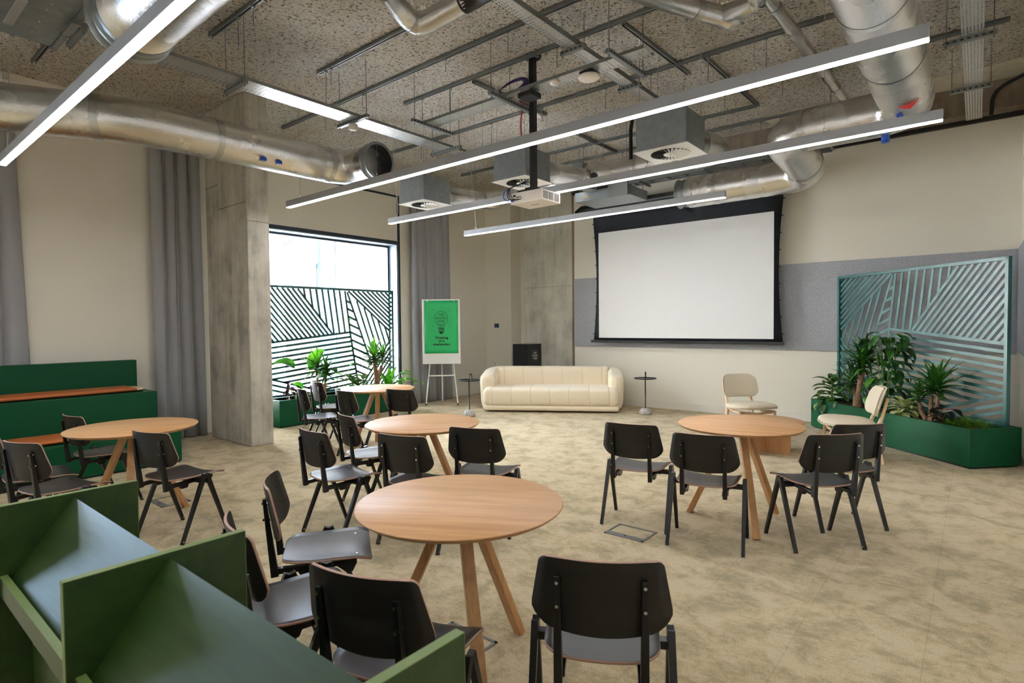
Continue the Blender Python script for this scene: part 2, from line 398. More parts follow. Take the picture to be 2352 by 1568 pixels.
def text_into(mb, body, size, cx, cy, o, ex, ey, ez, t, mt, bold=0., space=1.):
    cu = bpy.data.curves.new('txt', 'FONT'); cu.body = body; cu.size = size; cu.align_x = 'CENTER'; cu.align_y = 'CENTER'
    cu.offset = bold; cu.space_character = space; cu.resolution_u = 3
    ob = bpy.data.objects.new('txt', cu); COL.objects.link(ob)
    dg = bpy.context.evaluated_depsgraph_get(); me = bpy.data.meshes.new_from_object(ob.evaluated_get(dg))
    o, ex, ey, ez = V(o), V(ex), V(ey), V(ez)
    vs = [o + ex * (v.co.x + cx) + ey * (v.co.y + cy) + ez * t for v in me.vertices]
    mb.add(vs, [tuple(p.vertices) for p in me.polygons], mt)
    bpy.data.objects.remove(ob); bpy.data.curves.remove(cu); bpy.data.meshes.remove(me)

def arc(c, r, a0, a1, n):
    return [(c[0] + r * math.cos(a0 + (a1 - a0) * i / n), c[1] + r * math.sin(a0 + (a1 - a0) * i / n)) for i in range(n + 1)]

# ------------------------------------------------------------------ camera (standing at the room's near corner, eye height 1.52 m)
A = math.radians(39.28); pt, rl = .0295, -.0099
Rz = Matrix.Rotation(A, 3, 'Z')
rt = V((1, 0, 0)); up = V((0, math.sin(pt), math.cos(pt))); fw = V((0, math.cos(pt), -math.sin(pt)))
ca = Rz @ (rt * math.cos(rl) + up * math.sin(rl)); cb = Rz @ (-rt * math.sin(rl) + up * math.cos(rl)); cc = Rz @ fw
cam = bpy.data.cameras.new('camera'); cam.sensor_width = 36; cam.lens = 1305.34 * 36 / 2352; cam.clip_start = .05; cam.clip_end = 200
co = bpy.data.objects.new('camera', cam); COL.objects.link(co)
mw = Matrix((( ca.x, cb.x, -cc.x, 0), (ca.y, cb.y, -cc.y, 0), (ca.z, cb.z, -cc.z, 1.516), (0, 0, 0, 1)))
co.matrix_world = mw; S.camera = co
cam.dof.use_dof = True; cam.dof.focus_distance = 6.; cam.dof.aperture_fstop = 5.6

# ------------------------------------------------------------------ room shell
XL, XR, YB, YN, ZC = -8.60, .42, 9.51, -4.2, 4.45
def struct(mb, name, **k):
    return tag(mb.build(name, **k), kind='structure')
struct(MB().box(XL - .4, XR + .4, YN - .3, YB + .8, -.12, 0, 'carpet'), 'floor')
struct(MB().box(XL - .4, XR + .4, YN - .3, YB + .8, ZC, ZC + .15, 'ceiling'), 'ceiling')
W1 = (3.95, 7.07, .30, 3.07); W2 = (-3.0, -.6, .30, 3.07)
wl = MB()
for y0, y1 in ((YN, W2[0]), (W2[1], W1[0]), (W1[1], YB + .6)): wl.box(XL - .3, XL, y0, y1, 0, ZC, 'wall')
for w in (W1, W2):
    wl.box(XL - .3, XL, w[0], w[1], 0, w[2], 'wall'); wl.box(XL - .3, XL, w[0], w[1], w[3], ZC, 'wall')
struct(wl, 'wall_left')
wb = MB(); wb.box(XL, -7.87, 9.60, 10.1, 0, ZC, 'wall'); wb.box(-7.87, -7.42, 9.95, 10.1, 0, ZC, 'wall'); wb.box(-6.17, XR, YB, 10.1, 0, ZC, 'wall')
wb.box(-7.48, -7.43, 9.62, 9.95, 0, ZC, 'trim')
struct(wb, 'wall_back')
struct(MB().box(XR, XR + .3, YN, YB + .6, 0, ZC, 'wall'), 'wall_right')
struct(MB().box(XL, XR, YN - .3, YN, 0, ZC, 'wall'), 'wall_near')
# baseboards
struct(MB().box(-6.16, XR, YB - .014, YB, 0, .125, 'trim'), 'baseboard_back')
struct(MB().box(XL, XL + .014, 7.25, 9.6, 0, .125, 'trim').box(XL, XL + .014, .6, 3.44, 0, .125, 'trim'), 'baseboard_left')
struct(MB().box(XR - .014, XR, YN, YB, 0, .125, 'trim'), 'baseboard_right')
# columns and beam
def column(name, x0, x1, y0, y1, mt, joints, label):
    mb = MB().box(x0, x1, y0, y1, 0, ZC, mt)
    o = mb.build(name, bevel=.012); return tag(o, kind='structure')
col = column('column_window', -8.25, -7.08, 3.445, 3.735, 'concrete', [], '')
j = MB()
for z in (.0,):
    pass
for x in (-7.86,): j.box(x - .003, x + .003, 3.443, 3.446, 0, ZC, 'concrete')
for x0, x1, z in ((-7.86, -7.09, 3.09), (-8.25, -7.86, 3.42)):
    j.box(x0, x1, 3.440, 3.446, z - .004, z + .004, 'beam')
j.box(-7.081, -7.075, 3.45, 3.73, 2.85, 2.857, 'beam')
tag(j.build('trim_1'), kind='structure')
struct(MB().box(-7.42, -6.17, YB - .004, 10.1, 0, ZC, 'concrete_back'), 'column_back')
j = MB().box(-7.42, -6.19, YB - .008, YB - .003, 2.28, 2.286, 'beam').box(-6.215, -6.17, YB - .012, YB - .003, 0, ZC, 'beam')
for x, z in ((-6.78, 2.75), (-6.78, 1.72)): j.lathe([(.0, -.0), (.012, 0)], (x, YB, z), 'beam', 8)
tag(j.build('trim_2'), kind='structure')
struct(MB().box(-6.17, XR, 9.20, YB, 4.09, ZC, 'beam').box(-6.17, XR, 9.44, YB, 4.04, 4.09, 'vent_dark'), 'beam_back')
struct(MB().box(-2.4, XR, 8.62, 9.20, ZC - .012, ZC, 'strip'), 'ceiling_strip')

# windows
def window(idx, w):
    y0, y1, z0, z1 = w
    r = empty('window_%d' % idx, (XL, (y0 + y1) / 2, z0)); tag(r, kind='structure')
    def L(mb, n, **k):
        o = mb.build(n, **k); o.parent = r; o.location = (-XL, -(y0 + y1) / 2, -z0); return o
    f = MB(); e = .045; x0, x1 = XL - .30, XL - .23
    f.box(x0, x1, y0, y0 + e, z0, z1, 'frame').box(x0, x1, y1 - e, y1, z0, z1, 'frame').box(x0, x1, y0, y1, z0, z0 + e, 'frame').box(x0, x1, y0, y1, z1 - e, z1, 'frame')
    if idx == 1: f.box(x0 + .01, x1 - .01, 5.868, 5.876, z0, z1, 'frame')
    # surround strips on the room side
    f.box(XL, XL + .02, y1, y1 + .055, 0, 3.98, 'frame').box(XL, XL + .02, y0, y1, z1 - .0, z1 + .06, 'frame').box(XL, XL + .02, y0, y1 + .055, 3.96, 3.995, 'frame')
    L(f, 'window_frame', bevel=.003)
    rv = MB(); t = .012
    rv.box(XL - .23, XL - .001, y0, y0 + t, z0, z1, 'reveal').box(XL - .23, XL - .001, y1 - t, y1, z0, z1, 'reveal').box(XL - .23, XL - .001, y0, y1, z1 - t, z1, 'reveal').box(XL - .23, XL + .02, y0, y1, z0, z0 + t, 'reveal')
    L(rv, 'window_reveal')
    L(MB().box(XL - .27, XL - .262, y0 + e, y1 - e, z0 + e, z1 - e, 'glass'), 'window_pane')
    L(MB().box(XL, XL + .008, y0, y1, z1 + .06, 3.96, 'wall'), 'window_panel')
    return r
window(1, W1); window(2, W2)

# ------------------------------------------------------------------ outside
struct(MB().box(-40, XL - .45, -20, 40, -.6, -.5, 'ext_ground'), 'ground_outside')
b = empty('building_opposite', (-15, 8, -.5)); tag(b, 'white rendered building seen through the tall window', 'building')
def chp(mb, n, root, **k):
    o = mb.build(n, **k); o.parent = root; o.location = -V(root.location); return o
mb = MB().box(-16, -15, .5, 7.6, -.5, 5.2, 'ext_white'); chp(mb, 'wall', b)
M['sky_block'] = mat('dark_blue_sky_block', rgb(58, 76, 96), .5)
chp(MB().box(-16, -15, -16, .5, -.5, 4.4, 'sky_block'), 'added_sky_block', b)  # added out of view: blocks bright horizon sky that would whiten the rack's sheen
mb = MB().box(-15.4, -15, 7.6, 8.1, -.5, 5.2, 'ext_blue'); chp(mb, 'corner_pier', b)
mb = MB().box(-19.4, -19, 7.6, 20, -.5, 5.2, 'ext_pink').box(-19, -15, 8.1, 8.3, -.5, 5.2, 'ext_white'); chp(mb, 'recessed_wall', b)
chp(MB().box(-19.4, -14.6, 7.6, 20, 5.2, 5.5, 'ext_white'), 'added_shade_slab', b)  # added slab above the view, keeps sun and sky off the recessed wall
chp(MB().beam((-18.9, 9.4, 2.6), (-18.9, 12.4, 5.2), .12, 1.2, 'ext_blue'), 'stair', b)
chp(MB().box(-18.95, -18.7, 11.8, 12.5, -.5, 5.2, 'ext_blue'), 'pipe', b)
chp(MB().box(-18.2, -18.15, 9, 13.5, 1.75, 1.82, 'stain_edge').box(-18.2, -18.15, 12.6, 12.67, .5, 1.8, 'stain_edge'), 'railing', b)
pier = MB().box(-10.6, -10.2, 8.72, 9.6, -.5, 7, 'ext_brick')
for k in range(40): pier.box(-10.195, -10.19, 8.72 + (k % 2) * .1, 8.9 + (k % 2) * .14, -.4 + k * .19, -.3 + k * .19, 'ext_white')
tag(pier.build('brick_pier'), 'pale brick pier just outside the window', 'pier')

# ------------------------------------------------------------------ felt bands
tag(MB().box(-6.16, XR - .03, YB - .03, YB - .001, 1.08, 2.40, 'felt').build('felt_panel', bevel=.004), 'wide grey felt band on the wall behind the projection screen', 'wall panel')
tag(MB().box(XR - .03, XR - .001, 3.0, YB - .06, 1.12, 2.40, 'felt').build('felt_panel', bevel=.004), 'grey felt band on the side wall beside the green lattice', 'wall panel')

# ------------------------------------------------------------------ curtains
def curtain(y0, y1, x, zt, folds, amp, label, seed, spread=1.):
    rnd = random.Random(seed)
    r = empty('curtain', (x, (y0 + y1) / 2, .01)); tag(r, label, 'curtain')
    N = folds * 14; ph = [rnd.uniform(-.5, .5) for _ in range(folds + 2)]; am = [rnd.uniform(.6, 1.1) for _ in range(folds + 2)]
    P = []
    for j in range(9):
        t = j / 8; z = zt * (1 - t) + .012 * t; row = []
        for i in range(N + 1):
            s = i / N; k = s * folds; a = k * 2 * PI
            w = am[int(k)] * (1 - (k % 1)) + am[int(k) + 1] * (k % 1)
            d = amp * w * (2 * abs(math.sin(a / 2 + ph[int(k)] * .5 * t)) ** .6 - 1.1) * (.8 + .3 * t) + .010 * math.sin(a * .37 + seed + t)
            yy = y0 + (y1 - y0) * s + (s - .5) * (spread - 1) * t * (y1 - y0) + .035 * math.sin(a * .5 + t * 1.3 + seed)
            row.append((x + d, yy, z))
        P.append(row)
    mb = MB().grid(P, 'curtain', thick=.004); chp(mb, 'cloth', r)
    chp(MB().box(x - .03, x + .03, y0 - .02, y1 + .02, zt, zt + .035, 'white_metal'), 'track', r)
curtain(7.33, 8.33, -8.44, 4.30, 9, .055, 'grey floor-length curtain beside the green poster easel', 3)
curtain(2.88, 3.62 - .2, -8.45, 4.30, 7, .06, 'grey floor-length curtain against the concrete column', 5, 1.12)
curtain(.62, 1.52, -8.535, 4.30, 4, .045, 'grey curtain behind the far end of the green tiered bench', 11, 1.2)

# ------------------------------------------------------------------ pendant linear lights
def linear_light(x0, x1, y, z, label, cords, wires):
    r = empty('linear_pendant_light', ((x0 + x1) / 2, y, z)); tag(r, label, 'ceiling light', 'linear pendant lights')
    w, h = .062, .082
    hb = MB().box(x0, x1, y - w / 2, y + w / 2, z + .006, z + h, 'alu')
    n = max(2, round((x1 - x0) / 1.5))
    chp(hb, 'housing', r, bevel=.002)
    chp(MB().box(x0 + .004, x1 - .004, y - w / 2 + .006, y + w / 2 - .006, z, z + .0065, 'lamp'), 'diffuser', r)
    for x in wires:
        m = MB().cyl((x, y, z + h), (x, y, z + h + .04), .006, 'screw', 8).cyl((x, y, z + h + .03), (x, y, ZC), .0016, 'screw', 5)
        chp(m, 'suspension_wire', r)
    for x in cords:
        pts = [(x + .0, y, z + h), (x + .03, y, z + h + .06), (x - .01, y + .02, z + h + .3), (x - .12, y + .06, z + h + .9), (x - .12, y + .06, ZC)]
        sm = []
        for i in range(len(pts) - 1):
            for q in range(6):
                t = q / 6; a_, b_ = V(pts[i]), V(pts[i + 1]); sm.append(a_.lerp(b_, t))
        sm.append(V(pts[-1])); chp(MB().tube(sm, .005, 'whitecable', 6), 'power_cord', r)
linear_light(-6.84, -.37, 1.105, 3.0, 'long linear light running off the top left above the green rack', [-6.62], [-6.68, -3.0, -1.0])
linear_light(-6.68, -.21, 3.775, 3.0, 'longest linear light crossing in front of the projector pole', [], [-6.4, -4.9, -3.4, -1.1])
linear_light(-6.66, -.21, 5.345, 3.0, 'long linear light passing just behind the projector', [-6.5], [-6.5, -4.95, -3.3, -1.0])
linear_light(-6.62, -2.33, 6.885, 3.0, 'short linear light nearest the projection screen', [-6.4], [-6.35, -4.9, -2.75])

linear_light(-6.84, -.37, -1.0, 3.0, 'added unseen linear light behind the camera, brightening the near floor', [], [-6.4, -3.0, -1.0])  # extra lamp out of view, added to light the near floor

# ------------------------------------------------------------------ ducts
def rounded_path(pts, rad, n=7):
    pts = [V(p) for p in pts]; out = [pts[0]]
    for i in range(1, len(pts) - 1):
        a = (pts[i - 1] - pts[i]).normalized(); b = (pts[i + 1] - pts[i]).normalized()
        p0 = pts[i] + a * rad; p2 = pts[i] + b * rad
        for k in range(n + 1):
            t = k / n; out.append(p0.lerp(pts[i], t).lerp(pts[i].lerp(p2, t), t))
    out.append(pts[-1]); return out
def duct(name, paths, label, mt='foil', bands=0, collars=(), cat='duct', group=None, extra=None):
    p0 = V(paths[0][0][0]); r = empty(name, p0); tag(r, label, cat, group)
    for i, (pts, R, rad) in enumerate(paths):
        sm = rounded_path(pts, rad) if len(pts) > 2 else [V(p) for p in pts]
        fine = []
        for a_, b_ in zip(sm, sm[1:]):
            k = max(1, int((b_ - a_).length / .35))
            fine += [a_.lerp(b_, q / k) for q in range(k)]
        fine.append(sm[-1])
        mb = MB().tube(fine, R, mt, 36)
        chp(mb, 'pipe' if i else 'pipe', r)
        if bands:
            L = 0
            for a_, b_ in zip(fine, fine[1:]):
                L += (b_ - a_).length
                if L > bands:
                    L = 0; d = (b_ - a_).normalized(); chp(MB().tube([b_ - d * .03, b_ + d * .03], R + .0025, 'tape', 36, cap=False), 'joint_tape', r)
    for (p, d, R) in collars:   # open spigot: p centre, d outward direction
        p, d = V(p), V(d).normalized(); mb = MB()
        mb.tube([p, p + d * .16], R * .97, 'galv', 36, cap=False)
        mb.tube([p + d * .13, p + d * .145, p + d * .16], [R * .97, R * 1.06, R * 1.06], 'galv', 36, cap=False)
        mb.tube([p + d * .05, p + d * .06, p + d * .07], [R * .97, R * 1.03, R * .97], 'galv', 36, cap=False)
        mb.tube([p + d * .16, p - d * .18], R * .9, 'vent_dark', 36, cap=False)
        # rim ring
        pts = []
        x = d.orthogonal().normalized(); y = d.cross(x); vs = []
        for k in range(36):
            t = 2 * PI * k / 36; e = x * math.cos(t) + y * math.sin(t); vs += [p + d * .16 + e * R * 1.06, p + d * .16 + e * R * .9]
        mb.add(vs, [(2 * k, 2 * ((k + 1) % 36), 2 * ((k + 1) % 36) + 1, 2 * k + 1) for k in range(36)], 'galv')
        mb.add([p + d * .0 + (x * math.cos(2 * PI * k / 36) + y * math.sin(2 * PI * k / 36)) * R * .9 for k in range(36)], [tuple(range(36))], 'vent_dark')
        chp(mb, 'open_collar', r)
    if extra: extra(r)
    return r
def hatch_left(r):
    for y in (2.95, 3.12): chp(MB().box(-5.76, -5.71, y, y + .05, 3.235, 3.27, 'blue'), 'latch', r)
duct('insulated_duct', [([(-6.75, -2.5, 3.38), (-6.42, .9, 3.38), (-5.90, 1.87, 3.38), (-5.88, 4.08, 3.40), (-5.44, 4.12, 3.40)], .198, .27)],
     'long foil-wrapped duct along the curtains ending in an open collar', bands=.9, collars=[((-5.46, 4.12, 3.40), (1, 0, 0), .203)], extra=hatch_left)
def red_marks(r):
    m = MB()
    # arrow sticker curving over the duct underside
    N = 8; vs = []
    for k in range(N + 1):
        a = -.75 + .72 * k / N - .1; R = .238
        x = -.555 + R * math.sin(a * -1 - .2) * 1; z = 3.66 - R * math.cos(a * -1 - .2)
        h = .13 * (1 - abs(2 * k / N - 1)); vs += [(x, 6.18, z), (x, 6.18 + .01 + h, z)]
    m.add(vs, [(2 * k, 2 * k + 2, 2 * k + 3, 2 * k + 1) for k in range(N)], 'red')
    chp(m, 'arrow_sticker', r)
    for y in (6.42, 6.52): chp(MB().box(-.60, -.56, y, y + .05, 3.41, 3.44, 'blue'), 'latch', r)
    chp(MB().cyl((-.76, 7.12, 3.38), (-.76, 7.12, 3.44), .038, 'blue', 16), 'drain_cap', r)
duct('insulated_duct', [([(-.555, 2.2, 3.66), (-.555, 7.08, 3.66), (-1.78, 7.08, 3.66), (-1.72, 8.42, 3.49), (-3.40, 8.45, 3.49)], .225, .36)],
     'largest foil duct dropping from the top right and turning twice to an open collar', bands=1.1, collars=[((-3.40, 8.45, 3.49), (-1, 0, 0), .205)], extra=red_marks)
duct('insulated_duct', [([(-1.0, 1.42, 3.60), (-4.35, 1.42, 3.60)], .24, .2)], 'wide foil duct with a flanged end above the left pendant light', bands=2., collars=[((-4.35, 1.42, 3.60), (-1, 0, 0), .25)])
duct('insulated_duct', [([(-6.17, 5.87, 3.45), (-6.17, 7.05, 3.52), (-4.62, 7.08, 3.62)], .14, .3), ([(-4.33, 5.79, 3.46), (-4.33, 6.9, 3.56)], .14, .2), ([(-4.35, 7.08, 3.64), (-2.45, 7.08, 3.62), (-2.45, 5.85, 3.46)], .16, .3)],
     'foil supply duct feeding the three grey diffuser boxes', bands=.8,
     extra=lambda r: (chp(MB().box(-4.50, -4.32, 6.89, 7.27, 3.46, 3.80, 'galv'), 'junction_box', r, bevel=.004), chp(MB().cyl((-4.15, 6.935, 3.58), (-4.15, 6.905, 3.57), .05, 'black_plastic', 24), 'port', r)))
duct('small_duct', [([(-3.72, 3.0, 4.22), (-3.86, 3.42, 4.13), (-3.05, 3.46, 4.20), (-2.3, 3.46, 4.24)], .092, .2)], 'small crinkled foil duct elbow at the top centre', bands=.35,
     extra=lambda r: chp(MB().cyl((-3.30, 3.45, 4.18), (-3.0, 3.46, 4.204), .097, 'black_plastic', 24), 'black_sleeve', r))
duct('small_duct', [([(-2.2, 4.2, 4.2), (-1.82, 4.9, 4.17), (-1.68, 5.12, 4.15)], .08, .1), ([(-1.76, 5.0, 4.16), (-1.45, 5.1, 4.2), (-1.38, 4.6, 4.25)], .075, .1)], 'small forked foil duct near the top right', bands=.3)
duct('small_duct', [([(-1.42, 4.2, 4.24), (-1.28, 8.35, 4.24)], .055, .1)], 'thin straight foil pipe between small forked duct and large duct', bands=.8)

# hanging plenum and ladder tray near the back wall
r = empty('plenum_box', (-4.2, 7.7, 3.36)); tag(r, 'flat galvanised plenum box hanging under the supply duct', 'plenum box')
chp(MB().box(-4.75, -3.85, 7.35, 7.95, 3.36, 3.50, 'galv'), 'casing', r, bevel=.004)
chp(MB().box(-4.15, -3.84, 7.3, 7.34, 3.34, 3.60, 'darkgalv'), 'side_flange', r)
for x, y in ((-4.7, 7.4), (-3.9, 7.4), (-4.7, 7.9), (-3.9, 7.9)): chp(MB().cyl((x, y, 3.5), (x, y, ZC), .004, 'darkgalv', 6), 'hanger_rod', r)
chp(MB().box(-4.6, -4.5, 7.349, 7.35, 3.40, 3.43, 'seam'), 'sticker', r)
r = empty('cable_ladder', (-3.2, 8.95, 3.95)); tag(r, 'steel cable ladder running above the projection screen', 'cable tray')
m = MB().box(-4.7, -1.6, 8.85, 8.87, 3.90, 3.96, 'darkgalv').box(-4.7, -1.6, 9.09, 9.11, 3.90, 3.96, 'darkgalv')
for k in range(11): m.box(-4.6 + k * .3, -4.57 + k * .3, 8.87, 9.09, 3.91, 3.93, 'darkgalv')
chp(m, 'ladder', r)
for x in (-4.4, -3.3, -2.2):
    chp(MB().box(x - .02, x + .02, 8.75, 9.19, 3.87, 3.90, 'darkgalv').cyl((x, 8.78, 3.87), (x, 8.78, ZC), .005, 'darkgalv', 6), 'bracket', r)

# ------------------------------------------------------------------ air handling unit
r = empty('fan_coil_unit', (-5.2, .6, 3.8)); tag(r, 'grey sheet-metal fan coil unit in the ceiling corner', 'air unit')
chp(MB().box(-6.08, -4.6, -.4, 1.32, 3.9, 4.28, 'galv'), 'casing', r, bevel=.006)
m = MB().box(-6.1, -4.58, 1.32, 1.36, 3.88, 4.3, 'galv')
for k in range(12): m.cyl((-6.0 + k * .12, 1.16, 3.9), (-6.0 + k * .12, 1.16, 3.894), .007, 'screw', 8)
chp(m, 'flange', r); chp(MB().box(-5.85, -5.35, .98, 1.04, 3.885, 3.9, 'alu'), 'handle', r, bevel=.004)
pts = rounded_path([(-5.25, 1.40, ZC), (-5.25, 1.42, 4.2), (-5.35, 1.40, 4.0), (-5.45, 1.36, 3.98)], .05)
tag(MB().tube(pts, .012, 'redcable', 8).build('red_cable'), 'red cable hanging beside the fan coil unit', 'cable')
for (x, y, z0, lb) in ((-4.62, 5.93, 3.62, 'red cable dropping from the ceiling left of the projector pole'), (-3.6, 7.55, 3.75, 'short red cable between the right and middle diffuser boxes')):
    pts = rounded_path([(x, y, ZC), (x - .06, y + .02, ZC - .25), (x - .07, y + .05, z0)], .08)
    tag(MB().tube(pts, .009, 'redcable', 8).build('red_cable'), lb, 'cable')

# ------------------------------------------------------------------ diffuser boxes
def diffuser(x0, y0, w, d, label, z=3.25, h=.36):
    r = empty('diffuser_box', (x0 + w / 2, y0 + d / 2, z)); tag(r, label, 'air diffuser', 'grey box air diffusers')
    e = .022
    chp(MB().box(x0 + e, x0 + w - e, y0 + e, y0 + d - e, z + .006, z + h, 'galv'), 'plenum', r, bevel=.003)
    pl = MB().box(x0, x0 + w, y0, y0 + d, z, z + .008, 'white_metal'); p = chp(pl, 'face_plate', r, bevel=.002)
    cx, cy, R = x0 + w / 2, y0 + d / 2, min(w, d) * .37
    m = MB(); m.add([(cx + R * math.cos(2 * PI * k / 40), cy + R * math.sin(2 * PI * k / 40), z - .0012) for k in range(40)], [tuple(reversed(range(40)))], 'vent_dark')
    for k in range(28):
        t = 2 * PI * k / 28; dt = .105
        pts = [(R * .34, t), (R * 1.0, t + .02), (R * 1.0, t + .02 + dt), (R * .34, t + dt * 1.7)]
        zz = [z - .0022, z - .0022, z - .011, z - .007]
        m.add([(cx + a * math.cos(b), cy + a * math.sin(b), q) for (a, b), q in zip(pts, zz)], [(3, 2, 1, 0)], 'white_metal')
    m.lathe([(0, -.012), (R * .34, -.009), (R * .36, -.002)], (cx, cy, z), 'white_metal', 24)
    m.cyl((cx, cy, z - .010), (cx, cy, z - .015), .007, 'vent_dark', 8)
    chp(m, 'swirl_grille', r)
    for i, j in ((0, 0), (1, 0), (0, 1), (1, 1)):
        xx = x0 + .05 + i * (w - .1); yy = y0 + .05 + j * (d - .1)
        chp(MB().cyl((xx, yy, z + h), (xx, yy, ZC), .0025, 'screw', 5), 'hanger', r)
diffuser(-6.44, 5.33, .54, .55, 'leftmost grey air diffuser box, above the back curtain')
diffuser(-4.60, 5.26, .53, .54, 'middle grey air diffuser box directly behind the projector pole')
diffuser(-2.74, 5.33, .575, .53, 'right-hand grey air diffuser box above the screen')
pts = rounded_path([(-2.70, 5.29, 3.75), (-2.83, 5.29, 3.72), (-2.84, 5.3, 3.2)], .07)
tag(MB().tube([(-2.62, 5.55, 3.63), (-2.74, 5.50, 3.70), (-2.82, 5.48, 3.66), (-2.84, 5.48, 3.55), (-2.84, 5.48, 3.24)], .02, 'black_plastic', 10).build('black_hose'), 'thick black hose beside the right-hand diffuser box', 'hose')

# ------------------------------------------------------------------ ceiling rails
def rail_mesh(p, q):
    mb = MB(); p, q = V(p), V(q); d = (q - p).normalized(); s = V((-d.y, d.x, 0))
    mb.beam(p, q, .041, .005, 'darkgalv')
    for k in (-1, 1): mb.beam(p + s * .019 * k - V((0, 0, .018)), q + s * .019 * k - V((0, 0, .018)), .003, .041, 'darkgalv'); mb.beam(p + s * .014 * k - V((0, 0, .038)), q + s * .014 * k - V((0, 0, .038)), .01, .003, 'darkgalv')
    return mb
def rail(p, q, label, rods=()):
    z = ZC - .004; a, b = (*p, z), (*q, z); L = (V(b) - V(a))
    r = empty('ceiling_rail', (V(a) + V(b)) / 2); tag(r, label, 'ceiling rail', 'steel rails on the ceiling')
    chp(rail_mesh(a, b), 'channel', r)
    for t, ln in rods:
        c = V(a).lerp(V(b), t); m = MB().cyl(c - V((0, 0, .03)), c - V((0, 0, ln)), .0045, 'darkgalv', 6).box(c.x - .014, c.x + .014, c.y - .014, c.y + .014, c.z - .055, c.z - .04, 'darkgalv')
        chp(m, 'threaded_rod', r)
rail((-5.90, 3.735), (-3.3, 3.735), 'steel ceiling rail ending above the small foil duct elbow', [(.06, .5), (.1, .22)])
rail((-7.9, 4.405), (-2.4, 4.395), 'steel ceiling rail carrying the near ends of the tray hangers', [(.2, .3), (.35, .2), (.62, .18), (.78, .25)])
rail((-5.85, 4.97), (-1.6, 4.98), 'steel ceiling rail bolted above the projector pole', [(.08, .3), (.2, .35), (.42, .3), (.57, .25), (.8, .3), (.9, .25)])
rail((-7.66, 6.21), (-.2, 6.21), 'steel ceiling rail over the diffuser boxes, crossing behind the large duct', [(.1, .25), (.15, .35), (.3, .5), (.42, .22), (.55, .3), (.63, .25), (.72, .3), (.8, .5)])
rail((-3.2, 7.40), (.22, 7.40), 'steel ceiling rail reaching the perforated tray at the right', [(.2, .2), (.4, .22), (.55, .45), (.7, .3)])
rail((-5.9, 7.99), (-2.32, 8.09), 'steel ceiling rail ending at a right-angle corner behind the right diffuser', [(.1, .3), (.25, .6), (.35, .5), (.5, .55), (.65, .3), (.8, .2)])
rail((-6.6, 8.69), (-1.05, 8.69), 'farthest steel ceiling rail before the concrete beam', [(.1, .3), (.2, .55), (.35, .4), (.5, .5), (.75, .25), (.9, .45)])
rail((-7.8, 8.03), (-6.95, 8.03), 'short steel ceiling rail above the back curtain corner', [(.4, .2)])
rail((-5.95, 2.57), (-4.0, 2.57), 'steel ceiling rail above the wide perforated tray at left', [(.3, .3), (.45, .22)])
rail((-8.0, 1.58), (-7.2, 1.58), 'short steel ceiling rail below the fan coil unit')
rail((-2.69, 5.05), (-2.64, 6.55), 'steel rail between the wireless puck tray end and the right-hand diffuser box')
rail((-2.34, 6.25), (-2.31, 8.09), 'steel rail turning the corner behind the right diffuser box')
rail((-4.76, 7.2), (-4.77, 8.74), 'steel rail running back between the middle and right diffusers')
rail((-4.69, 5.05), (-4.66, 6.50), 'steel rail beside the purple cable coil')

# ------------------------------------------------------------------ perforated trays
def tray(p, q, w, z, axis_u, label, bars, lip=.03):
    r = empty('cable_tray', ((p[0] + q[0]) / 2, (p[1] + q[1]) / 2, z)); tag(r, label, 'cable tray', 'perforated cable trays')
    m = MB(); n = 'perf_u' if axis_u else 'perf_v'
    if axis_u:
        m.add([(p[0], p[1] - w / 2, z), (q[0], p[1] - w / 2, z), (q[0], p[1] + w / 2, z), (p[0], p[1] + w / 2, z)], [(0, 1, 2, 3)], n)
        for s in (-1, 1): m.box(p[0], q[0], p[1] + s * w / 2 - .0015, p[1] + s * w / 2 + .0015, z, z + lip, 'darkgalv')
    else:
        m.add([(p[0] - w / 2, p[1], z), (p[0] + w / 2, p[1], z), (p[0] + w / 2, q[1], z), (p[0] - w / 2, q[1], z)], [(0, 1, 2, 3)], n)
        for s in (-1, 1): m.box(p[0] + s * w / 2 - .0015, p[0] + s * w / 2 + .0015, p[1], q[1], z, z + lip, 'darkgalv')
    chp(m, 'tray', r)
    for b0, b1, ends in bars:
        m = MB(); b0, b1 = V((*b0, z - .022)), V((*b1, z - .022)); d = (b1 - b0).normalized()
        m.beam(b0, b1, .041, .038, 'darkgalv'); s = V((-d.y, d.x, 0)); L = (b1 - b0).length; k = .03
        while k < L - .02:
            c = b0 + d * k
            for q_ in (-1, 1):
                c2 = c + s * .0212 * q_; m.beam(c2 - d * .012, c2 + d * .012, .001, .013, 'vent_dark')
            k += .05
        chp(m, 'hanger_bar', r)
        for t in ends:
            c = b0.lerp(b1, t); chp(MB().cyl(c - V((0, 0, .04)), V((c.x, c.y, ZC)), .005, 'darkgalv', 6), 'threaded_rod', r)
tray((-5.12, 4.70), (-2.26, 4.70), .19, 3.90, True, 'perforated tray carrying the white wireless puck and black box', [((-5.05, 4.40), (-5.05, 5.05), (.06, .94)), ((-3.865, 4.40), (-3.865, 5.09), (.04, .96)), ((-2.50, 4.40), (-2.48, 5.07), (.04, .95))])
tray((-5.50, 1.30), (-5.50, 5.70), .27, 3.85, False, 'wide perforated tray running under the ceiling at left', [((-5.76, 1.37), (-5.34, 1.37), (.05, .95)), ((-5.76, 2.62), (-5.34, 2.62), (.05, .95)), ((-5.76, 3.9), (-5.2, 3.9), (.05, .95)), ((-5.76, 5.35), (-5.2, 5.35), (.05, .95))])
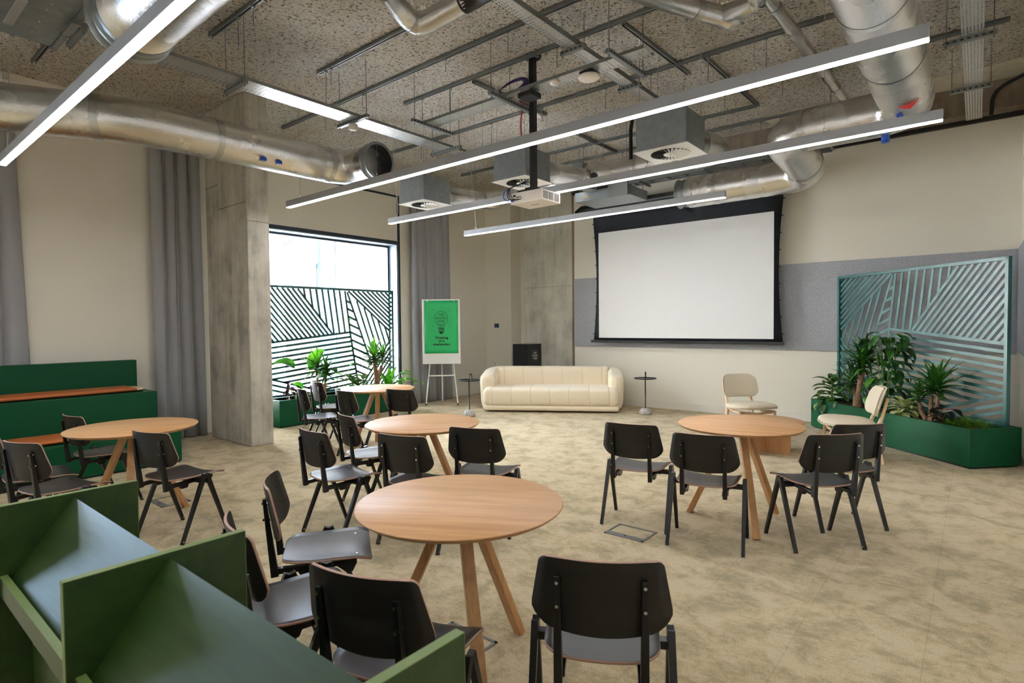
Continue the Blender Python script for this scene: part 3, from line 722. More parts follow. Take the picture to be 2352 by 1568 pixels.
tray((-3.03, 3.3), (-3.03, 7.6), .14, 4.16, False, 'narrow perforated tray crossing above the wireless puck', [((-3.16, 4.66), (-2.88, 4.66), (.06, .94)), ((-3.16, 5.80), (-2.88, 5.80), (.06, .94))], .05)
tray((-.055, 3.6), (-.055, 9.15), .155, 4.0, False, 'perforated tray ending above the wall at the far right', [((-.26, 6.46), (.11, 6.46), (.06, .94)), ((-.26, 7.85), (.11, 7.85), (.06, .94))], .02)
# cable loops at the right
tag(MB().tube(rounded_path([(.40, 8.95, 4.36), (.20, 9.12, 4.33), (.12, 9.17, 4.25), (.11, 9.18, 4.02)], .08), .022, 'blackcable', 10).build('cable_bundle'), 'thick black cable bundle at the end of the right tray', 'cable')

# things on the trays
r = empty('wireless_access_point', (-2.86, 4.69, 3.85)); tag(r, 'white rounded wireless access point under the perforated tray', 'access point')
chp(MB().lathe([(0, -.032), (.06, -.031), (.09, -.024), (.104, -.010), (.102, .004), (0, .006)], (-2.86, 4.69, 3.85), 'white_plastic', 28), 'cover', r)
chp(MB().box(-2.93, -2.79, 4.62, 4.76, 3.855, 3.893, 'black_plastic'), 'bracket', r, bevel=.006)
tag(MB().lathe([(0, -.025), (.028, -.024), (.045, -.012), (.05, 0), (.05, .014), (0, .014)], (-3.22, 4.64, 3.877), 'white_plastic', 24).build('presence_sensor'), 'small round white sensor under the tray', 'sensor')
r = empty('network_box', (-3.56, 4.68, 3.85)); tag(r, 'small black network box clipped under the tray by the pole', 'electronics box')
chp(MB().box(-3.66, -3.48, 4.60, 4.77, 3.825, 3.88, 'black_plastic'), 'case', r, bevel=.008)
chp(MB().cyl((-3.648, 4.598, 3.848), (-3.648, 4.6, 3.848), .006, 'lcd', 8), 'status_light', r)
tag(MB().lathe([(0, -.045), (.03, -.045), (.05, -.03), (.055, 0), (0, 0)], (-4.74, 6.45, 4.44), 'white_plastic', 24).build('smoke_detector'), 'round white smoke detector on the ceiling', 'smoke detector')
r = empty('cable_coil', (-3.85, 4.75, 3.98)); tag(r, 'coil of purple cable lying on the tray by the pole', 'cable')
m = MB()
for k in range(5):
    pts = [(-3.80 + (.17 + .008 * k) * math.cos(t) - .04, 4.72 + .06 * math.sin(t) + .008 * k, 4.02 + (.08 + .01 * k) * math.sin(t)) for t in [2 * PI * q / 24 for q in range(24)]]
    m.tube(pts, .006, 'purple', 6, closed=True)
chp(m, 'loops', r); chp(MB().tube([(-4.0, 4.70, 4.0), (-4.02, 4.72, 4.03), (-4.0, 4.76, 4.06), (-3.96, 4.75, 4.03)], .008, 'whitecable', 8), 'tie', r)
# small white junction under left tray
tag(MB().lathe([(0, -.06), (.04, -.06), (.05, -.05), (.05, 0), (0, 0)], (-5.5, 3.92, 3.80), 'white_plastic', 16).build('white_junction'), 'small white junction drum under the wide left tray', 'junction box')

# ------------------------------------------------------------------ projector and mount
px0, py0 = -3.80, 5.05
r = empty('projector_mount', (px0, py0, ZC)); tag(r, 'black pole hanging from the ceiling holding the projector', 'projector pole')
chp(MB().box(px0 - .032, px0 + .032, py0 - .032, py0 + .032, 3.0, ZC, 'black_plastic'), 'pole', r, bevel=.006)
chp(MB().lathe([(0, -.02), (.09, -.02), (.10, 0), (0, 0)], (px0, py0, ZC - .001), 'black_plastic', 24), 'ceiling_plate', r)
chp(MB().box(px0 - .07, px0 + .07, py0 - .07, py0 + .07, 2.985, 3.02, 'black_plastic').box(px0 - .13, px0 + .16, py0 - .13, py0 - .10, 2.955, 2.985, 'black_plastic').box(px0 - .13, px0 + .16, py0 + .08, py0 + .11, 2.955, 2.985, 'black_plastic').box(px0 - .10, px0 - .07, py0 - .13, py0 + .11, 2.955, 2.975, 'black_plastic'), 'bracket', r, bevel=.004)
r = empty('projector', (px0, 5.05, 2.83)); tag(r, 'white ceiling projector with cables at its side', 'projector')
PX0, PX1, PY0, PY1, PZ0, PZ1 = -3.99, -3.56, 4.87, 5.22, 2.835, 2.955
chp(MB().box(PX0, PX1, PY0, PY1, PZ0, PZ1, 'white_plastic'), 'body', r, bevel=.012, seg=3)
m = MB()
for a_, b_ in ((4.895, 4.985), (4.995, 5.085), (5.10, 5.19)):
    k = a_
    while k < b_: m.box(PX1 - .001, PX1 + .001, k, k + .004, PZ0 + .018, PZ1 - .02, 'vent_dark'); k += .0085
chp(m, 'side_vent', r)
m = MB()
for k, (x, z, w, h) in enumerate([(-3.95, 2.87, .03, .02), (-3.90, 2.87, .03, .012), (-3.86, 2.87, .02, .012), (-3.90, 2.895, .03, .012), (-3.86, 2.895, .02, .012), (-3.83, 2.88, .01, .01), (-3.95, 2.91, .04, .02)]):
    m.box(x, x + w, PY0 - .001, PY0 + .001, z, z + h, 'vent_dark')
chp(m, 'port_panel', r)
chp(MB().cyl((-3.75, PY1 - .01, 2.895), (-3.75, PY1 + .03, 2.895), .045, 'black_plastic', 24), 'lens', r)
chp(MB().box(-3.83, -3.72, 5.03, 5.045, PZ0 - .0008, PZ0, 'vent_dark'), 'badge', r)
def cable(pts, r_, mt, name, label, rad=.05):
    tag(MB().tube(rounded_path(pts, rad, 6), r_, mt, 7).build(name), label, 'cable')
cable([(-3.83, 5.0, 3.05), (-3.88, 4.92, 3.06), (-4.03, 4.80, 2.97), (-4.03, 4.80, 2.87), (-3.94, 4.865, 2.862)], .006, 'blue', 'blue_cable', 'blue cable looping from the pole to the projector', .06)
for k in range(3):
    cable([(-3.81 - .01 * k, 5.0, 3.07 + .02 * k), (-3.86, 4.9, 3.05), (-3.99 + .02 * k, 4.82 - .01 * k, 2.99), (-3.98 + .03 * k, 4.82, 2.87), (-3.92 + .03 * k, 4.865, 2.875)], .005, 'blackcable', 'black_cable', ['outermost', 'middle', 'innermost'][k] + ' of three black cables curving into the projector ports', .04)

# ------------------------------------------------------------------ projection screen
r = empty('projection_screen', (-3.95, 9.30, 1.17)); tag(r, 'large white pull-down projection screen with black border', 'projection screen')
chp(MB().tube([(-6.0, 9.33, 3.64), (-5.86, 9.33, 3.68), (-5.85, 9.33, 3.68), (-1.95, 9.33, 3.68)], [.05, .085, .085, .085], 'black_plastic', 20), 'housing', r)
P = []
for j in range(17):
    t = j / 16; z = 1.21 + (3.66 - 1.21) * t; c = .065 * (1 - (2 * min(t * 1.12, 1) - 1) ** 2)
    xl, xr = -5.615 + c, -2.285 - c * .95
    P.append([(xl + (xr - xl) * i / 8, 9.318, z) for i in range(9)])
chp(MB().grid(P, 'black_cloth', thick=-.002), 'border_cloth', r)
chp(MB().box(-5.50, -2.418, 9.3115, 9.3145, 1.256, 3.21, 'screen'), 'screen_surface', r)
chp(MB().box(-5.67, -2.27, 9.295, 9.335, 1.165, 1.212, 'black_plastic'), 'bottom_bar', r, bevel=.006)
m = MB()
for k in range(9):
    t = .05 + k * .105; c = .065 * (1 - (2 * min(t * 1.12, 1) - 1) ** 2)
    for x in (-5.625 + c, -2.275 - c * .95): m.box(x - .012, x + .012, 9.310, 9.322, 1.21 + 2.45 * t - .008, 1.21 + 2.45 * t + .008, 'black_plastic')
chp(m, 'tension_tabs', r)
cable([(-5.15, 9.33, 3.76), (-5.15, 9.32, 3.9), (-5.16, 9.35, 4.02)], .012, 'blackcable', 'black_cable', 'short black cable above the screen housing', .03)

# ------------------------------------------------------------------ wall devices
r = empty('touch_thermostat', (-8.27, 9.6, 1.46)); tag(r, 'black wall thermostat with a blue display', 'thermostat')
chp(MB().box(-8.345, -8.225, 9.582, 9.6, 1.455, 1.545, 'black_plastic'), 'case', r, bevel=.004); chp(MB().box(-8.33, -8.24, 9.580, 9.583, 1.465, 1.535, 'lcd'), 'display', r)
r = empty('access_hatch', (-8.07, 9.6, 1.0)); tag(r, 'small white hatch low on the wall left of the lectern', 'wall hatch')
chp(MB().box(-8.125, -8.01, 9.59, 9.6, .945, 1.085, 'white_plastic'), 'frame', r, bevel=.003); chp(MB().box(-8.11, -8.022, 9.586, 9.592, .962, 1.07, 'board'), 'door', r, bevel=.002)
r = empty('wall_socket', (-8.3, 9.6, .6)); tag(r, 'white wall socket just above the sofa back', 'socket')
chp(MB().box(-8.355, -8.295, 9.592, 9.6, .60, .685, 'white_plastic'), 'plate', r, bevel=.003); chp(MB().box(-8.335, -8.315, 9.590, 9.593, .635, .645, 'vent_dark'), 'switch', r)

# ------------------------------------------------------------------ scalloped badge logo
def scallop(cx, cy, rx, ry, n=10, amp=.09, N=120):
    pts = []
    for k in range(N):
        t = 2 * PI * k / N; b = 1 + amp * (abs(math.cos(n * t / 2)) - .6)
        pts.append((cx + rx * b * math.sin(t), cy + ry * b * math.cos(t)))
    return pts

# lectern
r = empty('lectern', (-7.16, 9.26, 0)); tag(r, 'black box lectern with a white badge behind the sofa', 'lectern')
chp(MB().box(-7.36, -6.98, 9.02, 9.49, 0, 1.12, 'podium'), 'cabinet', r, bevel=.004)
m = MB(); o = (-6.98, 9.27, .88); ex, ey, ez = (0, 1, 0), (0, 0, 1), (1, 0, 0)
stroke(m, scallop(0, 0, .085, .135, 10), .010, o, ex, ey, ez, .0012, 'white_ink', True)
for s, y in (('THE', .055), ('SOCIAL', .0), ('HUB', -.055)): text_into(m, s, .052, 0, y, o, ex, ey, ez, .0014, 'white_ink', .0012)
chp(m, 'badge', r)

# ------------------------------------------------------------------ poster easel
Pf, Qf = V((-8.11, 7.32, 0)), V((-7.66, 7.72, 0)); exx = (Qf - Pf).normalized(); nrm = V((exx.y, -exx.x, 0)); mid = (Pf + Qf) / 2
r = empty('flipchart_easel', mid); tag(r, 'white flipchart easel standing in front of the back curtain', 'easel')
def W(x, z, d=0): return mid + exx * x + V((0, 0, z)) + nrm * d
m = MB(); m.prism([(-.36, .785), (.36, .785), (.36, 2.01), (-.36, 2.01)], mid, exx, V((0, 0, 1)), nrm, .018, 'board'); chp(m, 'board', r, bevel=.003)
m = MB(); m.prism([(-.352, .80), (-.325, .80), (-.325, 2.0), (-.352, 2.0)], mid + nrm * .018, exx, V((0, 0, 1)), nrm, .003, 'white_metal'); m.prism([(.338, .80), (.352, .80), (.352, 2.0), (.338, 2.0)], mid + nrm * .018, exx, V((0, 0, 1)), nrm, .003, 'white_metal'); m.prism([(-.36, .785), (.36, .785), (.36, .797), (-.36, .797)], mid + nrm * .018, exx, V((0, 0, 1)), nrm, .012, 'white_metal'); chp(m, 'pen_rail', r)
for s in (-1, 1):
    m = MB().tube([W(.225 * s, .79, -.01), W(.30 * s, .03, .03)], .0135, 'white_metal', 10).tube([W(.3 * s, .03, .03), W(.302 * s, .0, .031)], .0155, 'black_plastic', 10); chp(m, 'leg', r)
chp(MB().tube([W(.0, 1.2, -.02), W(-.03, .02, -.45)], .0135, 'white_metal', 10), 'leg', r)
chp(MB().tube([W(-.25, .56, .005), W(.25, .56, .005)], .012, 'white_metal', 10), 'crossbar', r)
r2 = empty('green_poster', W(0, 1.45, .02)); tag(r2, 'green poster reading Thinking of a masterplan on the easel', 'poster')
oo = mid + nrm * .0225
P = [[W(-.318 + .64 * i / 10, .985 + 1.005 * j / 12, .0235 + .002 * math.sin(i * 1.1 + j)) for i in range(11)] for j in range(13)]
chp(MB().grid(P, 'poster', thick=.001), 'sheet', r2)
m = MB(); ex, ey, ez = exx, V((0, 0, 1)), nrm; o = mid + nrm * .0275; B = (0, 1.655)
stroke(m, scallop(B[0], B[1], .125, .128, 12, .1), .006, o, ex, ey, ez, .0004, 'ink', True)
for s, y in (('THE', .062), ('SOCIAL', .0), ('HUB', -.062)): text_into(m, s, .056, B[0], B[1] + y, o, ex, ey, ez, .0006, 'ink', .0006, 1.1)
for ang in (45, 135, 225, 315, 0, 180):
    a_ = math.radians(ang); r0, r1 = (.185, .225) if ang % 180 else (.155, .20)
    stroke(m, [(B[0] + r0 * math.cos(a_), B[1] + r0 * math.sin(a_)), (B[0] + r1 * math.cos(a_), B[1] + r1 * math.sin(a_))], .005, o, ex, ey, ez, .0004, 'ink')
stroke(m, [(-.072, 1.555), (-.035, 1.468)], .005, o, ex, ey, ez, .0004, 'ink'); stroke(m, [(.08, 1.555), (.04, 1.468)], .005, o, ex, ey, ez, .0004, 'ink')
for x in (-.018, .022): stroke(m, [(x, 1.515), (x * .8, 1.47)], .004, o, ex, ey, ez, .0004, 'ink')
stroke(m, [(.004, 1.525), (-.006, 1.505), (.008, 1.498), (-.002, 1.478)], .005, o, ex, ey, ez, .0004, 'ink')
for z in (1.463, 1.447, 1.431, 1.415): stroke(m, [(-.045, z), (.05, z - .006)], .006 if z < 1.46 else .014, o, ex, ey, ez, .0004, 'ink')
stroke(m, [(-.045, 1.463), (-.045, 1.40)], .004, o, ex, ey, ez, .0004, 'ink'); stroke(m, [(.05, 1.46), (.05, 1.40)], .004, o, ex, ey, ez, .0004, 'ink')
m.prism([(-.040, 1.400), (-.030, 1.366), (.0, 1.352), (.032, 1.366), (.044, 1.398)], o, ex, ey, ez, .0004, 'ink')
for s, y in (('Thinking', 1.280), ('of a', 1.220), ('masterplan', 1.158)): text_into(m, s, .064, 0.004, y, o, ex, ey, ez, .0006, 'ink', .0024, 1.12)
chp(m, 'print', r2)
for s in (-.255, .245): chp(MB().prism([(s - .009, 1.965), (s + .009, 1.965), (s + .009, 2.012), (s - .009, 2.012)], mid + nrm * .018, exx, V((0, 0, 1)), nrm, .016, 'white_metal'), 'hook', r2)

# ------------------------------------------------------------------ chairs
def row_halfwidth(t, H, wfun, rb, rt_):
    w = wfun(t); d = t * H; e = (1 - t) * H
    if d < rb: w -= rb - math.sqrt(max(0, rb * rb - (rb - d) ** 2))
    if e < rt_: w -= rt_ - math.sqrt(max(0, rt_ * rt_ - (rt_ - e) ** 2))
    return w
def rows(H, rb, rt_, n=10):
    ts = {0., 1.}
    for k in range(1, 7): ts.add(rb * (1 - math.cos(k / 6 * PI / 2)) / H); ts.add(1 - rt_ * (1 - math.cos(k / 6 * PI / 2)) / H)
    for k in range(1, n): 
        t = k / n
        if rb / H < t < 1 - rt_ / H: ts.add(t)
    return sorted(ts)
def make_chair():
    r = empty('cafe_chair')
    # seat
    H = .405; P = []
    for t in rows(H, .085, .03, 14):
        w = row_halfwidth(t, H, lambda t: .186 + .022 * t, .085, .03); y = -.185 + H * t; row = []
        for i in range(13):
            x = w * (2 * i / 12 - 1)
            z = .428 + .5 * x * x + .010 * max(0, 1 - t * 3) - (max(0, y - .14) / .08) ** 2 * .017
            row.append((x, y, z))
        P.append(row)
    MB().grid(P, 'ply', thick=.010, edge='plyedge').build('seat', r)
    # backrest
    H = .25; z0 = .542; P = []
    def by(x, z): return -.218 + 1.15 * x * x - (z - z0) * .17
    for t in rows(H, .085, .022):
        w = row_halfwidth(t, H, lambda t: .222 - .034 * max(0, t - .25) / .75 - .01 * max(0, .25 - t), .085, .022); z = z0 + H * t
        P.append([(w * (1 - 2 * i / 12), by(w * (1 - 2 * i / 12), z), z - .006 * (1 - (2 * i / 12 - 1) ** 2) * (1 - t)) for i in range(13)])
    P = [list(reversed(q)) for q in P]
    MB().grid(P, 'plyback', thick=-.010, edge='plyedge', back='plyback').build('backrest', r)
    # legs
    for s in (-1, 1):
        for f in (-1, 1):
            m = MB().beam((.237 * s, .016 + .008 * f, .452), (.241 * s, .185 * f, .0), .026, .030, 'black_steel', up=(0, 1, 0), w2=.022, h2=.020)
            m.cyl((.241 * s + .0125 * s, .18 * f, .022), (.241 * s - .0125 * s, .18 * f, .022), .004, 'screw', 8)
            m.build('leg', r, bevel=.003)
        m = MB().beam((.13 * s, -.205, .398), (.13 * s, .15, .402), .030, .026, 'black_steel', h2=.022)
        m.prism([(.05, .395), (.15, .395), (.13, .355), (.10, .355)], (.13 * s - .012, 0, 0), (0, 1, 0), (0, 0, 1), (1, 0, 0), .024, 'black_steel')
        m.prism([(-.12, .395), (-.04, .395), (-.055, .362), (-.10, .362)], (.13 * s - .012, 0, 0), (0, 1, 0), (0, 0, 1), (1, 0, 0), .024, 'black_steel')
        m.build('seat_rail', r, bevel=.002)
        x = .135 * s
        m = MB().beam((x, -.212, .375), (x, by(x, .735) - .022, .735), .028, .034, 'black_steel', up=(0, 1, 0), w2=.020, h2=.014)
        m.build('back_upright', r, bevel=.002)
    MB().beam((-.232, .016, .402), (.232, .016, .402), .040, .030, 'black_steel').build('crossbar', r, bevel=.003)
    for s in (-1, 1):
        x = .135 * s
        for z in (.640, .715): MB().cyl((x, by(x, z) - (.046 if z < .7 else .036), z), (x, by(x, z) + .003, z), .0055, 'screw', 8).build('screw', r)
        for y in (-.12, .15): MB().cyl((x, y, .430), (x, y, .4415 - (.003 if y > 0 else 0)), .006, 'screw', 8).build('screw', r)
    return r
chair0 = make_chair(); first = [True]
def chair(x, y, deg, label, group):
    if first[0]:
        first[0] = False; chair0.location = (x, y, 0); chair0.rotation_euler.z = math.radians(deg); tag(chair0, label, 'chair', group); return
    dup(chair0, (x, y, 0), math.radians(deg), label, group)
g1 = 'chairs at the nearest round table'; g2 = 'chairs at the round table on the right'; g3 = 'chairs at the middle round table'; g4 = 'chairs at the far round table'; g5 = 'chairs at the round table by the green bench'
for a in [
    (-1.011, 1.72, 29.6, 'black plywood chair nearest the camera, alone right of the nearest table', g1),
    (-1.479, 1.218, 18.2, 'black plywood chair behind the green rack divider, back to camera', g1),
    (-2.065, 1.193, -14., 'black plywood chair between the green rack and the chair with bluish seat', g1),
    (-2.469, 1.548, -34., 'black plywood chair showing its backrest front and shiny bluish seat', g1),
    (-.858, 4.318, 44.5, 'black plywood chair in front of a twin at the right side of the right table', g2),
    (-.788, 4.825, 43., 'black plywood chair half hidden behind its neighbour near the cream armchair', g2),
    (-1.985, 3.949, 11.7, 'black plywood chair beside the floor box, left end of the right table', g2),
    (-1.428, 3.868, 12.8, 'black plywood chair with its back to camera in front of the right table', g2),
    (-3.594, 2.409, -2., 'black plywood chair left of the middle table with a glossy lit seat', g3),
    (-3.967, 2.963, -15.3, 'black plywood chair tucked at the window side of the middle table', g3),
    (-3.022, 2.665, 15.4, 'black plywood chair with its back to camera between nearest and middle tables', g3),
    (-2.832, 3.144, 20.4, 'black plywood chair at the right of the middle table', g3),
    (-6.081, 3.809, -16.9, 'black plywood chair closest to the concrete column at the far table', g4),
    (-6.715, 4.383, -10., 'black plywood chair against the green planter at the far table', g4),
    (-5.526, 3.984, -3.3, 'black plywood chair with its back covering the far table edge', g4),
    (-5.16, 4.42, 14., 'black plywood chair right of the far table', g4),
    (-4.562, 1.681, 16.2, 'black plywood chair standing over the hatch at the bench-side table', g5),
    (-5.918, 1.566, 7.4, 'black plywood chair between the green bench and the bench-side table', g5),
    (-4.869, 1.031, 19.1, 'black plywood chair directly behind the green rack end panel', g5),
    (-5.387, 1.001, -2., 'black plywood chair cut by the left edge of the photo', g5)]:
    chair(*a)

# ------------------------------------------------------------------ round tables
def table(x, y, a0, label, group='round oak tables', grain=0., angs=(0, 120, 240)):
    r = empty('round_table', (x, y, 0)); tag(r, label, 'table', group)
    R = .45; m = MB().lathe([(0, .722), (R - .02, .722), (R - .003, .735), (R, .738), (R, .741), (R - .003, .744), (0, .744)], (0, 0, 0), 'oak', 96)
    o = m.build('tabletop', r, rotz=grain)
    MB().lathe([(R - .019, .7215), (R - .0025, .7345), (R + .0005, .738), (R + .0005, .7405)], (0, 0, 0), 'oakleg', 96).build('edge_band', r)
    for k in angs:
        t = math.radians(a0 + k); c, s = math.cos(t), math.sin(t)
        m = MB().beam((.055 * c, .055 * s, .722), (.385 * c, .385 * s, .0), .052, .040, 'oakleg', up=(c, s, 0))
        m.build('leg', r, bevel=.006)
    m = MB()
    for k in angs:
        t = math.radians(a0 + k); m.beam((0, 0, .712), (.30 * math.cos(t), .30 * math.sin(t), .712), .05, .02, 'oakleg')
    m.build('underframe', r)
table(-1.748, 1.766, -33, 'round oak table nearest the camera, between the black chairs', grain=.55)
table(-1.389, 4.426, -56, 'round oak table on the right with four chairs on its near side', grain=.2)
table(-3.414, 3.039, 20, 'middle round oak table directly behind the nearest one', grain=.9)
table(-5.787, 4.419, 26, 'farthest round oak table beside the window planter', grain=.9)
table(-5.144, 1.559, -24, 'round oak table beside the green tiered bench', grain=1.2)

# ------------------------------------------------------------------ green tiered bench
r = empty('tiered_bench', (-7.7, .8, 0)); tag(r, 'dark green three-step bench with tan leather cushions', 'bench')
E_ = 2.576; B0 = -1.6
chp(MB().box(-7.64, -6.95, B0, E_, .02, .36, 'green').box(-7.60, -6.97, B0, E_ - .01, 0, .02, 'vent_dark'), 'lower_step', r, bevel=.003)
chp(MB().box(-8.31, -7.64, B0, E_, .02, .76, 'green'), 'upper_step', r, bevel=.003)
chp(MB().box(XL + .15, -8.31, B0, E_, .02, 1.115, 'green'), 'backrest', r, bevel=.003)
def cushion(x0, x1, ye, z, lb):
    q = empty('seat_cushion', ((x0 + x1) / 2, ye - 1, z)); tag(q, lb, 'cushion')
    pts = []
    n = 16; P = []
    hw = (x1 - x0) / 2; cx = (x0 + x1) / 2
    for i in range(14):
        y = B0 + .02 + (ye - B0 - .02) * i / 13; P.append([(cx + hw * math.copysign(abs(math.cos(t)) ** .55, math.cos(t)), y, z + .026 + .024 * math.copysign(abs(math.sin(t)) ** .6, math.sin(t))) for t in [2 * PI * k / n for k in range(n + 1)]])
    chp(MB().grid(P, 'leather').add([p for p in P[-1][:-1]], [tuple(range(n))], 'leather'), 'leather_cover', q)
    chp(MB().tube([(x1 - .004, B0 + .03, z + .028), (x1 - .004, ye, z + .028)], .006, 'leather', 8), 'piping', q)
    P = []
    for i in range(7):
        t_ = i / 6; f = math.sqrt(max(0, 1 - t_ * t_)); y = ye + .13 * t_
        P.append([(cx + .02 + hw * .98 * max(f, .05) * math.cos(t), y, z + .024 + .022 * max(f, .1) * math.sin(t)) for t in [2 * PI * k / n for k in range(n + 1)]])
    chp(MB().grid(P, 'beech'), 'rounded_end', q)
cushion(-8.29, -7.76, 2.40, .76, 'long tan leather cushion on the upper green step')
cushion(-7.62, -7.10, 2.36, .36, 'long tan leather cushion on the lower green step')

# ------------------------------------------------------------------ green stained reading rack (foreground)
r = empty('display_rack', (-1.6, .545, 0)); tag(r, 'green stained wood display rack with sloped shelves, nearest the camera', 'display rack')
HT = .95; xs = (-2.42, -1.581, -.735)
chp(MB().box(-2.40, -.75, .42, .67, .0, .60, 'stain'), 'base_cabinet', r, bevel=.003)
for x in xs:
    m = MB().box(x - .011, x + .011, .331, .738, 0.0, HT, 'stain'); 
    o = chp(m, 'divider', r, bevel=.0015)
    m = MB().box(x - .0112, x + .0112, .3305, .7385, HT - .0005, HT + .0012, 'stain_edge').box(x - .0112, x + .0112, .3295, .3312, .0, HT, 'stain_edge').box(x - .0112, x + .0112, .7378, .7392, .0, HT, 'stain_edge')
    m.build('edge_strip', o)
for x0, x1 in ((xs[0] + .011, xs[1] - .011), (xs[1] + .011, xs[2] - .011)):
    for s in (-1, 1):
        y0, y1 = .545, .545 + s * .178
        m = MB().add([(x0, y0, HT - .012), (x1, y0, HT - .012), (x1, y1, .70), (x0, y1, .70), (x0, y0, HT - .034), (x1, y0, HT - .034), (x1, y1, .68), (x0, y1, .68)],
                     [(0, 1, 2, 3), (7, 6, 5, 4), (0, 4, 5, 1), (3, 2, 6, 7)], 'stain')
        chp(m, 'sloped_shelf', r)
        yl = .545 + s * .178; a_, b_ = sorted((yl, yl + s * .020))
        m = MB().box(x0, x1, a_, b_, .665, .727, 'stain'); m.box(x0, x1, a_, b_, .7268, .7278, 'stain_edge')
        chp(m, 'lip', r)

# ------------------------------------------------------------------ side tables
def side_table(x, y, label, ha):
    r = empty('side_table', (x, y, 0)); tag(r, label, 'side table', 'pedestal side tables')
    MB().lathe([(0, 0), (.095, 0), (.104, .02), (.10, .05), (.085, .08), (.055, .098), (.02, .105), (0, .105)], (0, 0, 0), 'terrazzo', 32).build('base', r)
    MB().cyl((0, 0, .10), (0, 0, .62), .0105, 'black_plastic', 14).build('pole', r)
    MB().lathe([(0, .596), (.17, .596), (.182, .608), (.185, .608), (.178, .592), (0, .590)], (0, 0, 0), 'black_plastic', 48).build('tray', r)
    c, s = math.cos(ha), math.sin(ha)
    pts = [(0 * c, 0 * s, .60), (0, 0, .675)] + [(.022 * (1 - math.cos(t)) * c, .022 * (1 - math.cos(t)) * s, .675 + .03 * math.sin(t)) for t in [PI * k / 8 for k in range(1, 8)]] + [(.044 * c, .044 * s, .675), (.044 * c, .044 * s, .60)]
    MB().tube(pts, .0095, 'black_plastic', 10).build('handle', r)
side_table(-6.545, 6.86, 'black tray side table left of the sofa, speckled base', .65)
side_table(-4.27, 8.72, 'black tray side table right of the sofa, speckled base', 1.9)

# ------------------------------------------------------------------ sofa
SA = math.radians(30.9); so = V((-6.693, 7.307, 0))   # front left floor corner, local x along the front, y to the back
r = empty('sofa', so, SA); tag(r, 'cream three-seat sofa with channel seams in front of the screen wall', 'sofa')
def super_(t, a, b, p=.5):
    c, s = math.cos(t), math.sin(t); return (a * math.copysign(abs(c) ** p, c), b * math.copysign(abs(s) ** p, s))
# back and arms: a U-shaped padded shell
Wd, D = 2.52, .92
x0, x1 = -.055, Wd - .055
path = [(x0 + .13, .15), (x0 + .13, D - .13), (x1 - .13, D - .13), (x1 - .13, .15)]
rp = rounded_path([V((*p, 0)) for p in path], .17, 8)
fine = []
for a_, b_ in zip(rp, rp[1:]):
    k = max(1, int((b_ - a_).length / .009)); fine += [a_.lerp(b_, q / k) for q in range(k)]
fine.append(rp[-1])
cum = [0]
for a_, b_ in zip(fine, fine[1:]): cum.append(cum[-1] + (b_ - a_).length)
TL = cum[-1]
seam_x = [-.055 + Wd * k / 7 for k in range(1, 7)]
n = 26; P = []
for i, p in enumerate(fine):
    d = (fine[min(i + 1, len(fine) - 1)] - fine[max(i - 1, 0)]).normalized(); side = V((-d.y, d.x, 0))   # points outwards for this winding? flipped below
    u = min(cum[i], TL - cum[i]); endf = math.sqrt(max(0, 1 - max(0, 1 - u / .10) ** 2)); endf = max(endf, .001)
    hb = .62 + .125 * min(1, u / .72)
    pinch = 0
    if p.y > D - .2: pinch = max([math.exp(-((p.x - sx) / .011) ** 2) for sx in seam_x])
    else: pinch = max(math.exp(-((p.y - .30) / .016) ** 2), math.exp(-((p.y - .66) / .016) ** 2)) * .6
    a = .128 * (1 - .13 * pinch) * (.0 + 1. * endf); h = hb - .05; row = []
    for k in range(n + 1):
        t = 2 * PI * k / n; w, v = super_(t, a, h / 2, .42)
        w *= (1 + .12 * (v / (h / 2)))
        row.append(p + side * w + V((0, 0, .05 + h / 2 + v * (.84 + .16 * endf) * (1 - .012 * pinch))))
    P.append(row)
m = MB().grid(P, 'cream')
m.build('back_and_arms', r)
def sweep_x(xa, xb, cy, cz, a, b, p, name, seams=(), depth=.05, rad=.07, mt='cream'):
    xs_ = set([xa, xb]); k = 0
    N = int((xb - xa) / .03)
    for k in range(N + 1): xs_.add(xa + (xb - xa) * k / N)
    for k in range(9): xs_.add(xa + rad * (1 - math.cos(k / 8 * PI / 2))); xs_.add(xb - rad * (1 - math.cos(k / 8 * PI / 2)))
    for sx in seams:
        for e in (-.012, -.005, 0, .005, .012): xs_.add(sx + e)
    P = []
    for x in sorted(xs_):
        e = min(x - xa, xb - x); f = 1 if e > rad else math.sqrt(max(0, 1 - (1 - e / rad) ** 2)); inset = rad * (1 - f)
        pn = max([math.exp(-((x - sx) / .008) ** 2) for sx in seams]) if seams else 0
        row = []
        for k in range(29):
            t = 2 * PI * k / 28; w, v = super_(t, a - inset - .011 * pn, b - inset * .9 - .009 * pn, p); row.append((x, cy + w, cz + v))
        P.append(row)
    m = MB().grid(P, mt)
    for q in (P[0], P[-1]): m.add(q[:-1], [tuple(range(28))], mt, True)
    return m.build(name, r)
sm_ = [.03 + 2.35 * (k + .5) / 7 + .0 for k in range(0, 7)]
sweep_x(.035, 2.375, .40, .262, .44, .165, .38, 'seat_cushion', seams=sm_, rad=.085)
sweep_x(.03, 2.38, .42, .075, .45, .055, .4, 'plinth', rad=.05)

